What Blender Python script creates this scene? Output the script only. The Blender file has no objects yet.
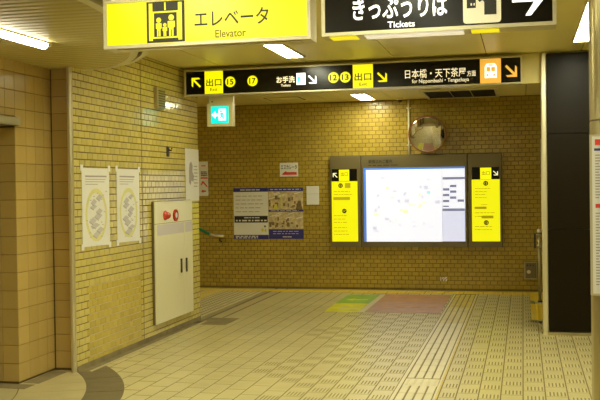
import bpy, math, random
from mathutils import Vector, Matrix
random.seed(7)
scene = bpy.context.scene
COL = scene.collection

# ------------------------------------------------------------------ camera
F = 930.0; EYE = 1.72
yaw = math.atan(223.0 / F); pit = -math.atan(14.0 / F); roll = 0.014
fw = Vector((-math.sin(yaw) * math.cos(pit), math.cos(yaw) * math.cos(pit), math.sin(pit)))
r0 = fw.cross(Vector((0, 0, 1))).normalized(); u0 = r0.cross(fw)
RX = r0 * math.cos(roll) - u0 * math.sin(roll)
UP = r0 * math.sin(roll) + u0 * math.cos(roll)
CAM = Vector((0, 0, EYE))
cd = bpy.data.cameras.new('camera'); cam = bpy.data.objects.new('camera', cd); COL.objects.link(cam)
cd.sensor_width = 36.0; cd.lens = F / 600.0 * 36.0; cd.clip_start = 0.05
cam.matrix_world = Matrix(((RX.x, UP.x, -fw.x, CAM.x), (RX.y, UP.y, -fw.y, CAM.y), (RX.z, UP.z, -fw.z, CAM.z), (0, 0, 0, 1)))
scene.camera = cam

# ------------------------------------------------------------------ world, exposure
w = bpy.data.worlds.new('world'); scene.world = w; w.use_nodes = True
w.node_tree.nodes['Background'].inputs[0].default_value = (0.9, 0.8, 0.5, 1)
w.node_tree.nodes['Background'].inputs[1].default_value = 0.02
vs = scene.view_settings
vs.view_transform = 'Standard'; vs.look = 'None'; vs.gamma = 1.0; vs.use_curve_mapping = False
vs.exposure = 0.0
scene.cycles.max_bounces = 8; scene.cycles.diffuse_bounces = 5; scene.cycles.glossy_bounces = 4
scene.cycles.sample_clamp_indirect = 6.0
LAMP_STRENGTH = 46.0
LAMP_COLOR = (1.0, 0.985, 0.70)

# a pixel of the photograph (600x400) -> a point on a known plane of the place
def ray(x, y): return fw + RX * ((x - 300) / F) + UP * ((200 - y) / F)
def onY(x, y, Y): d = ray(x, y); return CAM + d * (Y / d.y)
def onX(x, y, X): d = ray(x, y); return CAM + d * (X / d.x)
def onZ(x, y, Z): d = ray(x, y); return CAM + d * ((Z - EYE) / d.z)

# ------------------------------------------------------------------ materials
MATS = {}
def mat(name, col, rough=0.6, metal=0.0, emit=None, strength=0.0, spec=0.5, var=0.0, var_mode='island', noise=0.0, nscale=6.0, bump=0.0, bscale=40.0, coat=0.0):
    if name in MATS: return MATS[name]
    m = bpy.data.materials.new(name); m.use_nodes = True
    nt = m.node_tree; b = nt.nodes['Principled BSDF']; L = nt.links
    b.inputs['Base Color'].default_value = (*col, 1)
    b.inputs['Roughness'].default_value = rough; b.inputs['Metallic'].default_value = metal
    b.inputs['Specular IOR Level'].default_value = spec
    b.inputs['Coat Weight'].default_value = coat; b.inputs['Coat Roughness'].default_value = 0.06
    if emit:
        b.inputs['Emission Color'].default_value = (*emit, 1); b.inputs['Emission Strength'].default_value = strength
    last = None
    geo = nt.nodes.new('ShaderNodeNewGeometry')
    if var:
        hsv = nt.nodes.new('ShaderNodeHueSaturation'); hsv.inputs['Color'].default_value = (*col, 1)
        mr = nt.nodes.new('ShaderNodeMapRange'); mr.inputs[3].default_value = 1 - var; mr.inputs[4].default_value = 1 + var
        if var_mode == 'island': L.new(geo.outputs['Random Per Island'], mr.inputs[0])
        else:
            oi = nt.nodes.new('ShaderNodeObjectInfo'); L.new(oi.outputs['Random'], mr.inputs[0])
        L.new(mr.outputs[0], hsv.inputs['Value']); last = hsv.outputs['Color']
    if noise:
        nz = nt.nodes.new('ShaderNodeTexNoise'); nz.inputs['Scale'].default_value = nscale; nz.inputs['Detail'].default_value = 5
        L.new(geo.outputs['Position'], nz.inputs['Vector'])
        mr = nt.nodes.new('ShaderNodeMapRange'); mr.inputs[1].default_value = 0.3; mr.inputs[2].default_value = 0.7
        mr.inputs[3].default_value = 1 - noise; mr.inputs[4].default_value = 1 + noise
        L.new(nz.outputs['Fac'], mr.inputs[0])
        h2 = nt.nodes.new('ShaderNodeHueSaturation'); h2.inputs['Color'].default_value = (*col, 1)
        if last: L.new(last, h2.inputs['Color'])
        L.new(mr.outputs[0], h2.inputs['Value']); last = h2.outputs['Color']
    if last: L.new(last, b.inputs['Base Color'])
    if bump:
        nz = nt.nodes.new('ShaderNodeTexNoise'); nz.inputs['Scale'].default_value = bscale
        L.new(geo.outputs['Position'], nz.inputs['Vector'])
        bp = nt.nodes.new('ShaderNodeBump'); bp.inputs['Strength'].default_value = bump; bp.inputs['Distance'].default_value = 0.01
        L.new(nz.outputs['Fac'], bp.inputs['Height']); L.new(bp.outputs[0], b.inputs['Normal'])
    MATS[name] = m; return m

M_TILE = mat('glazed_wall_tile', (0.66, 0.55, 0.17), 0.22, var=0.07, noise=0.07, nscale=1.3, bump=0.12, bscale=22)
M_TILES = mat('shiny_wall_tile', (0.66, 0.55, 0.17), 0.09, var=0.07, noise=0.07, nscale=1.3, bump=0.05, bscale=14)
M_TILEB = mat('glazed_back_tile', (0.46, 0.33, 0.05), 0.25, var=0.09, noise=0.10, nscale=1.1, bump=0.12, bscale=22)
M_TILEL = mat('yellow_patch_tile', (0.59, 0.46, 0.10), 0.24, var=0.08, noise=0.07, nscale=1.3, bump=0.12, bscale=22)
M_BIG = mat('large_ochre_tile', (0.52, 0.37, 0.115), 0.22, var=0.06, var_mode='object', noise=0.05, nscale=2.0, bump=0.03, bscale=14)
M_GROUT = mat('dark_grout', (0.13, 0.085, 0.02), 0.9, noise=0.2)
M_GROUTB = mat('brown_grout', (0.20, 0.135, 0.025), 0.9, noise=0.2)
M_GROUTL = mat('pale_grout', (0.55, 0.48, 0.28), 0.9, noise=0.15)
M_FLOOR = mat('floor_tile', (0.55, 0.48, 0.225), 0.33, noise=0.09, nscale=1.7, bump=0.05, bscale=60)
M_FBAR = mat('floor_groove_dirt_shade', (0.22, 0.175, 0.06), 0.6, noise=0.2, nscale=3)  # groove dirt, with the shadow between the ribs painted in
M_FRIB = mat('floor_rib_highlight', (0.60, 0.53, 0.25), 0.35)  # ribs coloured lighter to paint in their highlights
M_FJOINT = mat('floor_joint', (0.22, 0.17, 0.06), 0.9)
M_TACT = mat('pale_tactile', (0.66, 0.59, 0.33), 0.3, noise=0.05, nscale=4)
M_TACTY = mat('yellow_tactile', (0.64, 0.49, 0.07), 0.4, noise=0.14, nscale=5)
M_YEL = mat('yellow_paint', (0.80, 0.58, 0.02), 0.45, noise=0.10, nscale=5)
M_STONE = mat('dark_stone', (0.16, 0.125, 0.06), 0.5, noise=0.12, nscale=9)
M_GUTTER = mat('grey_screed', (0.26, 0.21, 0.10), 0.7, noise=0.2, nscale=7)
M_APRON = mat('apron_stone', (0.52, 0.44, 0.21), 0.4, noise=0.08, nscale=3)
M_CEIL = mat('painted_ceiling', (0.82, 0.72, 0.29), 0.4, noise=0.03, nscale=1.0)
M_SLAT = mat('metal_ceiling_slat', (0.55, 0.465, 0.17), 0.42, noise=0.03, nscale=1.0)
M_SEAM = mat('ceiling_seam', (0.12, 0.09, 0.03), 0.9)
M_CREAM = mat('cream_paint', (0.86, 0.82, 0.56), 0.35)
M_CREAMT = mat('cream_trim', (0.72, 0.65, 0.36), 0.3)
M_STEEL = mat('brushed_steel', (0.50, 0.44, 0.24), 0.36, metal=0.9, noise=0.05, nscale=3)
M_STEELP = mat('pale_steel', (0.78, 0.72, 0.5), 0.3, metal=0.7)
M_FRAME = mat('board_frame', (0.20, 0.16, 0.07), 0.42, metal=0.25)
M_SFRAME = mat('sign_frame', (0.62, 0.56, 0.36), 0.38, metal=0.3)
M_BLACK = mat('black_panel', (0.011, 0.007, 0.0015), 0.36, spec=0.16)
M_SIGNBLK = mat('black_acrylic', (0.008, 0.006, 0.003), 0.22, spec=0.22)
M_INK = mat('black_ink', (0.02, 0.017, 0.008), 0.6)
M_DARK = mat('dark_plastic', (0.03, 0.022, 0.01), 0.5)
M_PAPER = mat('paper', (0.86, 0.85, 0.80), 0.6)
M_LAV = mat('lavender_label', (0.72, 0.66, 0.66), 0.5)
M_RED = mat('red_plastic', (0.55, 0.03, 0.012), 0.25, coat=0.4)
M_REDP = mat('red_print', (0.75, 0.06, 0.03), 0.6)
M_BLUEP = mat('blue_print', (0.035, 0.035, 0.24), 0.5)
M_GREYP = mat('grey_print', (0.42, 0.38, 0.36), 0.6)
M_GREYD = mat('dark_grey_print', (0.17, 0.14, 0.11), 0.6)
M_YELP = mat('yellow_print', (0.72, 0.66, 0.10), 0.6)
M_BEIGEP = mat('beige_print', (0.62, 0.50, 0.27), 0.6, noise=0.3, nscale=22)
M_BROWNP = mat('brown_print', (0.22, 0.14, 0.05), 0.6, noise=0.3, nscale=26)
M_GREENP = mat('green_grip', (0.01, 0.22, 0.07), 0.4)
M_FGREEN = mat('green_floor_film', (0.26, 0.46, 0.05), 0.4, noise=0.15, nscale=6)
M_FYEL = mat('lime_floor_film', (0.70, 0.66, 0.01), 0.4, noise=0.15, nscale=6)
M_FRED = mat('pink_floor_film', (0.46, 0.25, 0.15), 0.4, noise=0.15, nscale=6)
M_FRED2 = mat('orange_floor_film', (0.50, 0.24, 0.09), 0.4, noise=0.15, nscale=6)
M_FWHT = mat('pale_floor_film', (0.68, 0.62, 0.36), 0.4)
M_MIRROR = mat('mirror_glass', (0.72, 0.68, 0.66), 0.03, metal=1.0)
M_RIM = mat('orange_brown_rim', (0.30, 0.12, 0.03), 0.4)
M_TAPE = mat('yellow_tape', (0.85, 0.72, 0.01), 0.5)
M_LAMP = mat('lamp_diffuser', (0.9, 0.9, 0.9), 0.4, emit=LAMP_COLOR, strength=LAMP_STRENGTH)
E_YEL = mat('lit_yellow', (0.12, 0.10, 0.0), 0.35, emit=(1.0, 0.93, 0.002), strength=1.0)
E_YELS = mat('lit_yellow_dim', (0.2, 0.17, 0.0), 0.35, emit=(0.95, 0.90, 0.003), strength=0.92)
E_ORG = mat('lit_orange', (0.5, 0.3, 0.05), 0.35, emit=(1.0, 0.50, 0.06), strength=0.75)
E_WHT = mat('lit_white', (0.8, 0.8, 0.8), 0.35, emit=(1.0, 0.97, 0.90), strength=1.2)
E_CRM = mat('lit_cream_icon', (0.7, 0.65, 0.45), 0.35, emit=(0.9, 0.80, 0.48), strength=0.35)
E_MAP = mat('lit_map', (0.3, 0.3, 0.3), 0.3, emit=(0.93, 0.94, 1.0), strength=0.92)
E_MAPB = mat('lit_map_blue', (0.05, 0.12, 0.4), 0.3, emit=(0.08, 0.24, 0.70), strength=0.8)
E_LAV = mat('lit_lavender', (0.3, 0.3, 0.3), 0.3, emit=(0.70, 0.72, 0.88), strength=0.9)
E_MGREY = mat('lit_grey_blue', (0.2, 0.2, 0.3), 0.3, emit=(0.20, 0.22, 0.36), strength=0.7)
E_MPALE = mat('lit_pale_yellow', (0.3, 0.3, 0.2), 0.3, emit=(1.0, 0.95, 0.50), strength=0.9)
E_MPINK = mat('lit_pale_lilac', (0.3, 0.3, 0.3), 0.3, emit=(0.72, 0.70, 0.86), strength=0.85)
E_MCYAN = mat('lit_pale_cyan', (0.2, 0.3, 0.3), 0.3, emit=(0.45, 0.85, 0.85), strength=0.9)
E_CYAN = mat('lit_cyan', (0.0, 0.6, 0.55), 0.35, emit=(0.0, 0.80, 0.72), strength=1.0)
E_CYANI = mat('lit_blue_icon', (0.0, 0.4, 0.7), 0.35, emit=(0.05, 0.50, 0.85), strength=1.0)
M_TXTY = mat('olive_text', (0.14, 0.11, 0.005), 0.6)
M_FINE = mat('lit_olive_print', (0.4, 0.34, 0.01), 0.6, emit=(0.40, 0.33, 0.0), strength=0.6)

M_STUD = mat('anti_slip_stud', (0.62, 0.54, 0.28), 0.4, noise=0.1)

# ------------------------------------------------------------------ builders
class MB:
    def __init__(s): s.v = []; s.f = []; s.mi = []; s.cur = 0
    def add(s, vs_, fs):
        o = len(s.v); s.v += [tuple(p) for p in vs_]
        for f in fs: s.f.append([o + i for i in f]); s.mi.append(s.cur)
        return s
    def box(s, x0, x1, y0, y1, z0, z1):
        return s.add([(x0,y0,z0),(x1,y0,z0),(x1,y1,z0),(x0,y1,z0),(x0,y0,z1),(x1,y0,z1),(x1,y1,z1),(x0,y1,z1)],
                     [(3,2,1,0),(4,5,6,7),(0,1,5,4),(1,2,6,5),(2,3,7,6),(3,0,4,7)])
    def cbox(s, x0, x1, y0, y1, z0, z1, c=0.004):
        # box with chamfered upright and top edges
        b = [(x0+c,y0),(x1-c,y0),(x1,y0+c),(x1,y1-c),(x1-c,y1),(x0+c,y1),(x0,y1-c),(x0,y0+c)]
        mx, my = (x0+x1)/2, (y0+y1)/2
        sh = lambda p: (p[0] + (c if p[0] < mx else -c), p[1] + (c if p[1] < my else -c))
        V = [(x,y,z0) for x,y in b] + [(x,y,z1-c) for x,y in b] + [(*sh(p),z1) for p in b]
        Fs = [tuple(range(7,-1,-1)), tuple(range(16,24))]
        for k in (0, 8):
            for i in range(8): j = (i+1) % 8; Fs.append((k+i, k+j, k+8+j, k+8+i))
        return s.add(V, Fs)
    def tube(s, pts, r, n=10, caps=True):
        pts = [Vector(p) for p in pts]; rr = r if isinstance(r, (list, tuple)) else [r]*len(pts)
        V = []; Fs = []
        for i, p in enumerate(pts):
            d = (pts[min(i+1,len(pts)-1)] - pts[max(i-1,0)]).normalized()
            a = Vector((0,0,1)) if abs(d.z) < .9 else Vector((1,0,0))
            e1 = d.cross(a).normalized(); e2 = d.cross(e1)
            for k in range(n):
                t = 2*math.pi*k/n; V.append(p + (e1*math.cos(t) + e2*math.sin(t))*rr[i])
        for i in range(len(pts)-1):
            for k in range(n):
                j = (k+1) % n; Fs.append((i*n+k, i*n+j, (i+1)*n+j, (i+1)*n+k))
        if caps: Fs.append(tuple(range(n-1,-1,-1))); Fs.append(tuple((len(pts)-1)*n+k for k in range(n)))
        return s.add(V, Fs)
    def lathe(s, c, axis, prof, n=24):
        # prof: (distance along the axis, radius)
        axis = Vector(axis).normalized(); c = Vector(c)
        return s.tube([c + axis*d for d, r in prof], [max(r, 1e-4) for d, r in prof], n) if False else s._lathe(c, axis, prof, n)
    def _lathe(s, c, ax, prof, n):
        a = Vector((0,0,1)) if abs(ax.z) < .9 else Vector((1,0,0))
        e1 = ax.cross(a).normalized(); e2 = ax.cross(e1); V = []; Fs = []
        for d, r in prof:
            for k in range(n):
                t = 2*math.pi*k/n; V.append(c + ax*d + (e1*math.cos(t)+e2*math.sin(t))*max(r,1e-4))
        for i in range(len(prof)-1):
            for k in range(n):
                j = (k+1) % n; Fs.append((i*n+k, i*n+j, (i+1)*n+j, (i+1)*n+k))
        Fs.append(tuple(range(n-1,-1,-1))); Fs.append(tuple((len(prof)-1)*n+k for k in range(n)))
        return s.add(V, Fs)
    def build(s, name, mats, parent=None, smooth=False):
        o0 = Vector(parent['_o']) if parent is not None and '_o' in parent else Vector((0,0,0))
        me = bpy.data.meshes.new(name)
        me.from_pydata([tuple(Vector(p)-o0) for p in s.v], [], s.f)
        for m in (mats if isinstance(mats, (list, tuple)) else [mats]): me.materials.append(m)
        if len(me.materials) > 1: me.polygons.foreach_set('material_index', s.mi)
        if smooth: me.polygons.foreach_set('use_smooth', [True]*len(me.polygons))
        me.update()
        return link(name, me, parent)
def link(name, me, parent=None, loc=None):
    o = bpy.data.objects.new(name, me); COL.objects.link(o)
    if parent is not None:
        o.parent = parent
        if '_o' in parent: o['_o'] = parent['_o']
    if loc is not None: o.location = loc
    return o
ROOTS = []
def thing(name, loc, label, cat, group=None):
    o = bpy.data.objects.new(name, None); COL.objects.link(o); o.location = loc; o.empty_display_size = 0.1
    o['_o'] = tuple(loc); o['label'] = label; o['category'] = cat
    if group: o['group'] = group
    return o
def tag(o, label, cat, group=None):
    o['label'] = label; o['category'] = cat
    if group: o['group'] = group
    return o
def struct(o, label=None, cat=None):
    o['kind'] = 'structure'
    if label: o['label'] = label; o['category'] = cat or o.name.split('_')[0]
    return o
def stuff(o): o['kind'] = 'stuff'; return o
def box(name, m, parent, *b): return MB().box(*b).build(name, m, parent)
def cbox(name, m, parent, *b, c=0.004): return MB().cbox(*b, c=c).build(name, m, parent)

# flat print on an upright plane: u runs to the viewer's right, v up, d off the surface
class Plane:
    def __init__(s, kind, pos): s.k = kind; s.p = pos
    def pt(s, u, v, d): return (u, s.p - d, v) if s.k == 'Y' else (s.p + d, u, v)
    def px(s, x, y):
        q = onY(x, y, s.p) if s.k == 'Y' else onX(x, y, s.p)
        return (q.x, q.z) if s.k == 'Y' else (q.y, q.z)
    def pbox(s, x0, y0, x1, y1):
        xc, yc = (x0+x1)/2, (y0+y1)/2
        return s.px(x0, yc)[0], s.px(xc, y1)[1], s.px(x1, yc)[0], s.px(xc, y0)[1]
def poly(mb, pl, pts, d=0.002, t=0.0):
    # flat polygon, optionally with thickness t behind it
    n = len(pts); a = 0.0
    for i in range(n): a += pts[i][0]*pts[(i+1)%n][1] - pts[(i+1)%n][0]*pts[i][1]
    if a < 0: pts = pts[::-1]
    if not t: return mb.add([pl.pt(u, v, d) for u, v in pts], [tuple(range(n))])
    V = [pl.pt(u, v, d) for u, v in pts] + [pl.pt(u, v, d-t) for u, v in pts]
    return mb.add(V, [tuple(range(n)), tuple(range(2*n-1, n-1, -1))] + [(i, n+i, n+(i+1)%n, (i+1)%n) for i in range(n)])
def rect(mb, pl, u0, v0, u1, v1, d=0.002, t=0.0): return poly(mb, pl, [(u0,v0),(u1,v0),(u1,v1),(u0,v1)], d, t)
def disc(mb, pl, u, v, r, d=0.002, n=28, ru=None):
    ru = ru or r
    return poly(mb, pl, [(u+ru*math.cos(2*math.pi*k/n), v+r*math.sin(2*math.pi*k/n)) for k in range(n)], d)
def arrow(mb, pl, u0, v0, u1, v1, ang, d=0.003, thick=0.24):
    # open-headed arrow filling a box, pointing along ang (degrees, 0 = right)
    t = thick; s = math.sqrt(.5)
    def tr(p):
        a = math.radians(ang); x, y = p
        return (x*math.cos(a)-y*math.sin(a), x*math.sin(a)+y*math.cos(a))
    shaft = [(-1,-t/1.6),(0.9-t,-t/1.6),(0.9-t,t/1.6),(-1,t/1.6)]
    h1 = [(1,0),(0.15,.85),(0.15-t*1.3,.85-t*0.0),(1-t*1.9,0)]
    h2 = [(x,-y) for x, y in h1]
    P = [[tr(p) for p in q] for q in (shaft, h1, h2)]
    xs = [p[0] for q in P for p in q]; ys = [p[1] for q in P for p in q]
    f = lambda p: (u0+(p[0]-min(xs))/(max(xs)-min(xs))*(u1-u0), v0+(p[1]-min(ys))/(max(ys)-min(ys))*(v1-v0))
    for i, q in enumerate(P): poly(mb, pl, [f(p) for p in q], d + i*0.0002)
    return mb
def text(mb, pl, s_, u0, v0, u1, v1, d=0.003, bold=0.0, shear=0.0):
    # lettering fitted into a box
    c = bpy.data.curves.new('t', 'FONT'); c.body = s_; c.offset = bold; c.resolution_u = 3
    o = bpy.data.objects.new('t', c); COL.objects.link(o)
    dg = bpy.context.evaluated_depsgraph_get(); dg.update()
    me = bpy.data.meshes.new_from_object(o.evaluated_get(dg))
    xs = [v.co.x for v in me.vertices]; ys = [v.co.y for v in me.vertices]
    if xs:
        ax, bx, ay, by = min(xs), max(xs), min(ys), max(ys)
        V = [pl.pt(u0+(v.co.x-ax)/(bx-ax)*(u1-u0), v0+(v.co.y-ay)/(by-ay)*(v1-v0), d) for v in me.vertices]
        mb.add(V, [tuple(p.vertices) for p in me.polygons])
    bpy.data.objects.remove(o); bpy.data.curves.remove(c); bpy.data.meshes.remove(me)
    return mb
def lines(mb, pl, u0, v0, u1, v1, n, h, d=0.003, rag=0.35, words=5, rnd=None):
    # rows of illegible small print as word-length dashes
    rnd = rnd or random
    for i in range(n):
        v = v1 - (v1-v0)*(i+.5)/n; u = u0; end = u1 - (u1-u0)*rag*rnd.random()
        while u < end:
            L = (u1-u0)/words*(.35+.9*rnd.random()); rect(mb, pl, u, v-h/2, min(u+L, end), v+h/2, d); u += L + (u1-u0)*.04
    return mb

# ------------------------------------------------------------------ main dimensions (metres)
XL = -4.08      # face of the tiled left wall
XA = -4.35      # face of the large-tile wall beside it
YB = 15.12      # face of the back wall
ZC, ZB, ZD = 3.19, 3.10, 2.86   # main ceiling, rear ceiling, dropped ceiling
TW, TD = 0.1765, 0.353          # floor tile

# ------------------------------------------------------------------ floor
floor = struct(MB().box(-9.5, 4.0, -4.0, YB+0.2, -0.25, -0.0016).build('floor', M_FJOINT), 'beige ribbed tile floor of the station concourse', 'floor')
RC, R_IN, R_OUT = (-6.33, 6.10), 2.93, 3.25     # round apron in front of the left recess
def tile_mesh(kind, wdt=TW, dep=TD):
    g = 0.0042; mb = MB(); w2, d2 = wdt/2-g, dep/2-.0075
    mb.cbox(-w2+.001, w2-.001, -d2, d2, -0.0058, 0.0, c=0.0012)
    if kind != 'plain':
        nb = max(2, round(5*wdt/TW)); p = (wdt-0.03)/nb
        for i in range(nb):
            x = -wdt/2+0.015+p*(i+.5)
            mb.cur = 2 if kind == 'ribbed' else 0; mb.add([(x-p*.30,-d2+.012,.0002),(x+p*.08,-d2+.012,.0002),(x+p*.08,-.012,.0002),(x-p*.30,-.012,.0002),
                                (x-p*.22,-d2+.018,.0035),(x+p*.02,-d2+.018,.0035),(x+p*.02,-.018,.0035),(x-p*.22,-.018,.0035)],
                               [(4,5,6,7),(0,1,5,4),(1,2,6,5),(2,3,7,6),(3,0,4,7)])
            if kind == 'worn': continue
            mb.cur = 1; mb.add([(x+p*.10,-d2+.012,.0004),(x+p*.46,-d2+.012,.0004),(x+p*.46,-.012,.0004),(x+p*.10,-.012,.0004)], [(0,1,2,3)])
        mb.cur = 0
    return mb
tile_data = {}
def tile_me(kind, wdt=TW, dep=TD):
    k = (kind, round(wdt,3), round(dep,3))
    if k not in tile_data:
        mb = tile_mesh(kind, wdt, dep); me = bpy.data.meshes.new('floor_tile'); me.from_pydata(mb.v, [], mb.f)
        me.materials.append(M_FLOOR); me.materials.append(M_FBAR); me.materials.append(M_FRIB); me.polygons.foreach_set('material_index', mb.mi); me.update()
        tile_data[k] = (me, mb)
    return tile_data[k]
slots = []      # (x centre, y centre, width, depth, kind)
cols = []
x = -0.015
while x < 3.9: cols.append((x, x+TW)); x += TW
x = -0.015
while x - TW > -0.60: cols.append((x-TW, x)); x -= TW
cols.append((-0.685, x))
x = -1.062
while x - TW > -4.12: cols.append((x-TW, x)); x -= TW
for ci, (a, b) in enumerate(cols):
    ph = (round((a+0.015)/TW) % 2)*TD/2
    y = 4.71 - TD + ph
    while y < 14.66:
        y1 = min(y+TD, 14.66); xc, yc = (a+b)/2, (y+y1)/2; ok = y1-y > .04
        if b > XL+.02 and y1 > 7.9 and a < XL: pass
        rr = [math.hypot(px_-RC[0], py_-RC[1]) for px_ in (a, b) for py_ in (y, y1)]
        if max(rr) < R_OUT: ok = False                      # under the round apron
        if xc < -3.72 and y > 10.9: ok = False              # drain channel and ramp
        if a < XA: ok = False
        if xc > 0.08 and b < 0.42 and y > 11.7: ok = False   # yellow guide blocks
        if ok:
            e_ = xc + 0.25*math.sin(yc*3.1)
            slots.append((xc, yc, b-a, y1-y, 'plain' if e_ < -3.1 or random.random() < .02 else ('worn' if e_ < -2.25 else 'ribbed')))
        y = y1
def vis(s):
    d = Vector((s[0], s[1], 0)) - CAM; z = d.dot(fw); px_ = 300+F*d.dot(RX)/z; py_ = 200-F*d.dot(UP)/z
    return z > 0.5 and -25 < px_ < 625 and py_ < 420, py_
vv = sorted([s for s in slots if vis(s)[0]], key=lambda s: -vis(s)[1])
rest = MB()
near = set(id(s) for s in vv[:300])
for s in slots:
    me, tb = tile_me(s[4], s[2], s[3])
    if id(s) in near: link('floor_tile', me, floor, (s[0], s[1], 0))
    else:
        o = len(rest.v); rest.v += [(p[0]+s[0], p[1]+s[1], p[2]) for p in tb.v]
        rest.f += [[o+i for i in f] for f in tb.f]; rest.mi += tb.mi
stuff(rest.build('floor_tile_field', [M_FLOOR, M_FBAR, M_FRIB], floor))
# tactile guide strip running to the back wall: pale border strips and line blocks
for (a, b) in ((-1.058, -1.030), (-0.702, -0.690)):
    box('guide_border', M_TACT if a < -1 else M_TACTY, floor, a, b, 4.6, 14.62, -0.0058, 0.0012)
box('guide_border', M_TACT, floor, -0.7215, -0.7035, 4.6, 14.62, -0.0058, 0.0008)
def tact_mesh(m, dots=False, wx=0.3, dy=0.3):
    mb = MB(); mb.cur = 0 if dots else 1; mb.cbox(-wx/2+.003, wx/2-.003, -dy/2+.003, dy/2-.003, -0.0058, 0.001, c=.001); mb.cur = 0
    if dots:
        for i in range(5):
            for j in range(5):
                mb._lathe(Vector((-wx/2+wx*(i+.5)/5, -dy/2+dy*(j+.5)/5, 0.001)), Vector((0,0,1)), [(0,.016),(.004,.011)], 8)
    else:
        for i in range(4):
            x = -wx/2+wx*(i+.5)/4; mb.cbox(x-.030, x+.030, -dy/2+.006, dy/2-.006, 0.001, 0.0055, c=.003)
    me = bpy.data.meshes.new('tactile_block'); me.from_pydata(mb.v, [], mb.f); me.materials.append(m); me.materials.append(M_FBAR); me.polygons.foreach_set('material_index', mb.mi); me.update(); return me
M_TACTM = mat('faded_tactile', (0.64, 0.55, 0.20), 0.35, noise=0.12, nscale=4)
tl, tlm, tly, tdp, tdy = tact_mesh(M_TACT), tact_mesh(M_TACTM), tact_mesh(M_TACTY), tact_mesh(M_TACT, True), tact_mesh(M_YEL, True)
y = 4.75
k = 0
while y < 14.55:
    me = tdp if k in (11,) else (tl if y < 11.6 else tlm if y < 13.2 else tly)
    link('tactile_block', me, floor, (-0.873, y, 0)); y += 0.302; k += 1
# yellow warning strip along the foot of the back wall
x = -5.3
while x < 0.35:
    link('warning_block', tdy, floor, (x, 14.83, 0)); x += 0.302
for k in range(5): link('warning_block', tdy, floor, (-4.99, 14.51-.302*k, .0015))
box('floor_margin', M_APRON, floor, -9.4, 3.9, 14.985, YB, -0.006, -0.001)
# yellow guide blocks beside the black column
for y0, y1 in ((12.0, 13.57), (13.93, 14.66)):
    n = max(2, round((y1-y0)/0.3))
    me = tact_mesh(M_YEL, True, 0.3, (y1-y0)/n)
    for i in range(n): link('guide_block', me, floor, (0.235, y0+(y1-y0)*(i+.5)/n, 0))
box('guide_surround', M_TACT, floor, 0.08, 0.39, 13.575, 13.925, -0.006, 0)
box('guide_surround', M_TACT, floor, 0.08, 0.39, 11.72, 11.995, -0.006, 0)
# round apron: dark stone ring and the paler floor inside it
def sector(mb, ri, ro, a0, a1, z0, z1, n=6):
    P = []
    for i in range(n+1):
        t = a0+(a1-a0)*i/n; P.append((t, ri)); 
    V = []
    for z in (z0, z1):
        for r in (ri, ro):
            for i in range(n+1):
                t = a0+(a1-a0)*i/n; V.append((RC[0]+r*math.cos(t), RC[1]+r*math.sin(t), z))
    m = n+1; Fs = []
    for i in range(n):
        Fs.append((2*m+i, 3*m+i, 3*m+i+1, 2*m+i+1)); Fs.append((m+i, m+i+1, 3*m+i+1, 3*m+i)); Fs.append((i+1, i, 2*m+i, 2*m+i+1))
    Fs.append((0, m, 3*m, 2*m)); Fs.append((m-1, 3*m-1, 4*m-1, 2*m-1))
    return mb.add(V, Fs)
for i in range(6):
    a0 = math.radians(-22 + i*11); a1 = a0 + math.radians(10.9)
    sector(MB(), R_IN, R_OUT, a0, a1, -0.006, 0.0015).build('ring_stone', M_STONE, floor)
for j, (ri, ro) in enumerate(((1.2, 1.75), (1.76, 2.35), (2.36, R_IN-.004))):
    n = (5, 8, 10)[j]
    for i in range(n):
        a0 = math.radians(-22 + 66*i/n); a1 = math.radians(-22 + 66*(i+1)/n) - .0025
        sector(MB(), ri, ro, a0, a1, -0.006, 0.0, 4).build('apron_stone', M_APRON, floor)
# screed gutter along the feet of the left walls
g = MB(); g.box(XA+.005, XA+.16, 7.45, 7.98, -.005, .002); g.box(XL, XL+.10, 8.0, 11.4, -.005, .0025); g.box(-5.4, XA+.15, 7.22, 7.40, -.005, .002)
g.build('gutter', M_GUTTER, floor)
cbox('gutter_kerb', M_APRON, floor, XL+.10, XL+.125, 8.0, 11.3, -.005, .012)
# drain channel on the line of the left wall, and the studded ramp plate beyond it
box('drain_channel', M_STONE, floor, -4.06, -4.02, 11.4, 15.1, -.006, .001)
box('drain_channel', M_APRON, floor, -4.02, -3.87, 11.4, 15.1, -.006, -.0004)
box('drain_channel', M_STONE, floor, -3.87, -3.84, 11.4, 15.1, -.006, .0)
box('floor_margin', M_FLOOR, floor, -3.84, -3.70, 10.9, 14.66, -.006, -.0005)
box('drain_cover', M_GUTTER, floor, -4.06, -3.62, 11.02, 11.62, -.006, .002)
box('drain_hole', M_DARK, floor, -4.13, -4.0, 11.12, 11.26, -.005, .004)
box('ramp_plate', mat('ramp_steel', (0.38, 0.32, 0.15), 0.5, noise=0.1), floor, -9.3, -4.062, 11.42, 14.68, -.006, .001)
st = MB(); yy = 11.46; r_i = 0
while yy < 14.66:
    xx = -6.2
    while xx < -4.09:
        st._lathe(Vector((xx, yy, .001)), Vector((0,0,1)), [(0,.033),(.006,.026)], 6); xx += .088
    yy += .10; r_i += 1
stuff(st.build('anti_slip_studs', M_STUD, floor))

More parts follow.
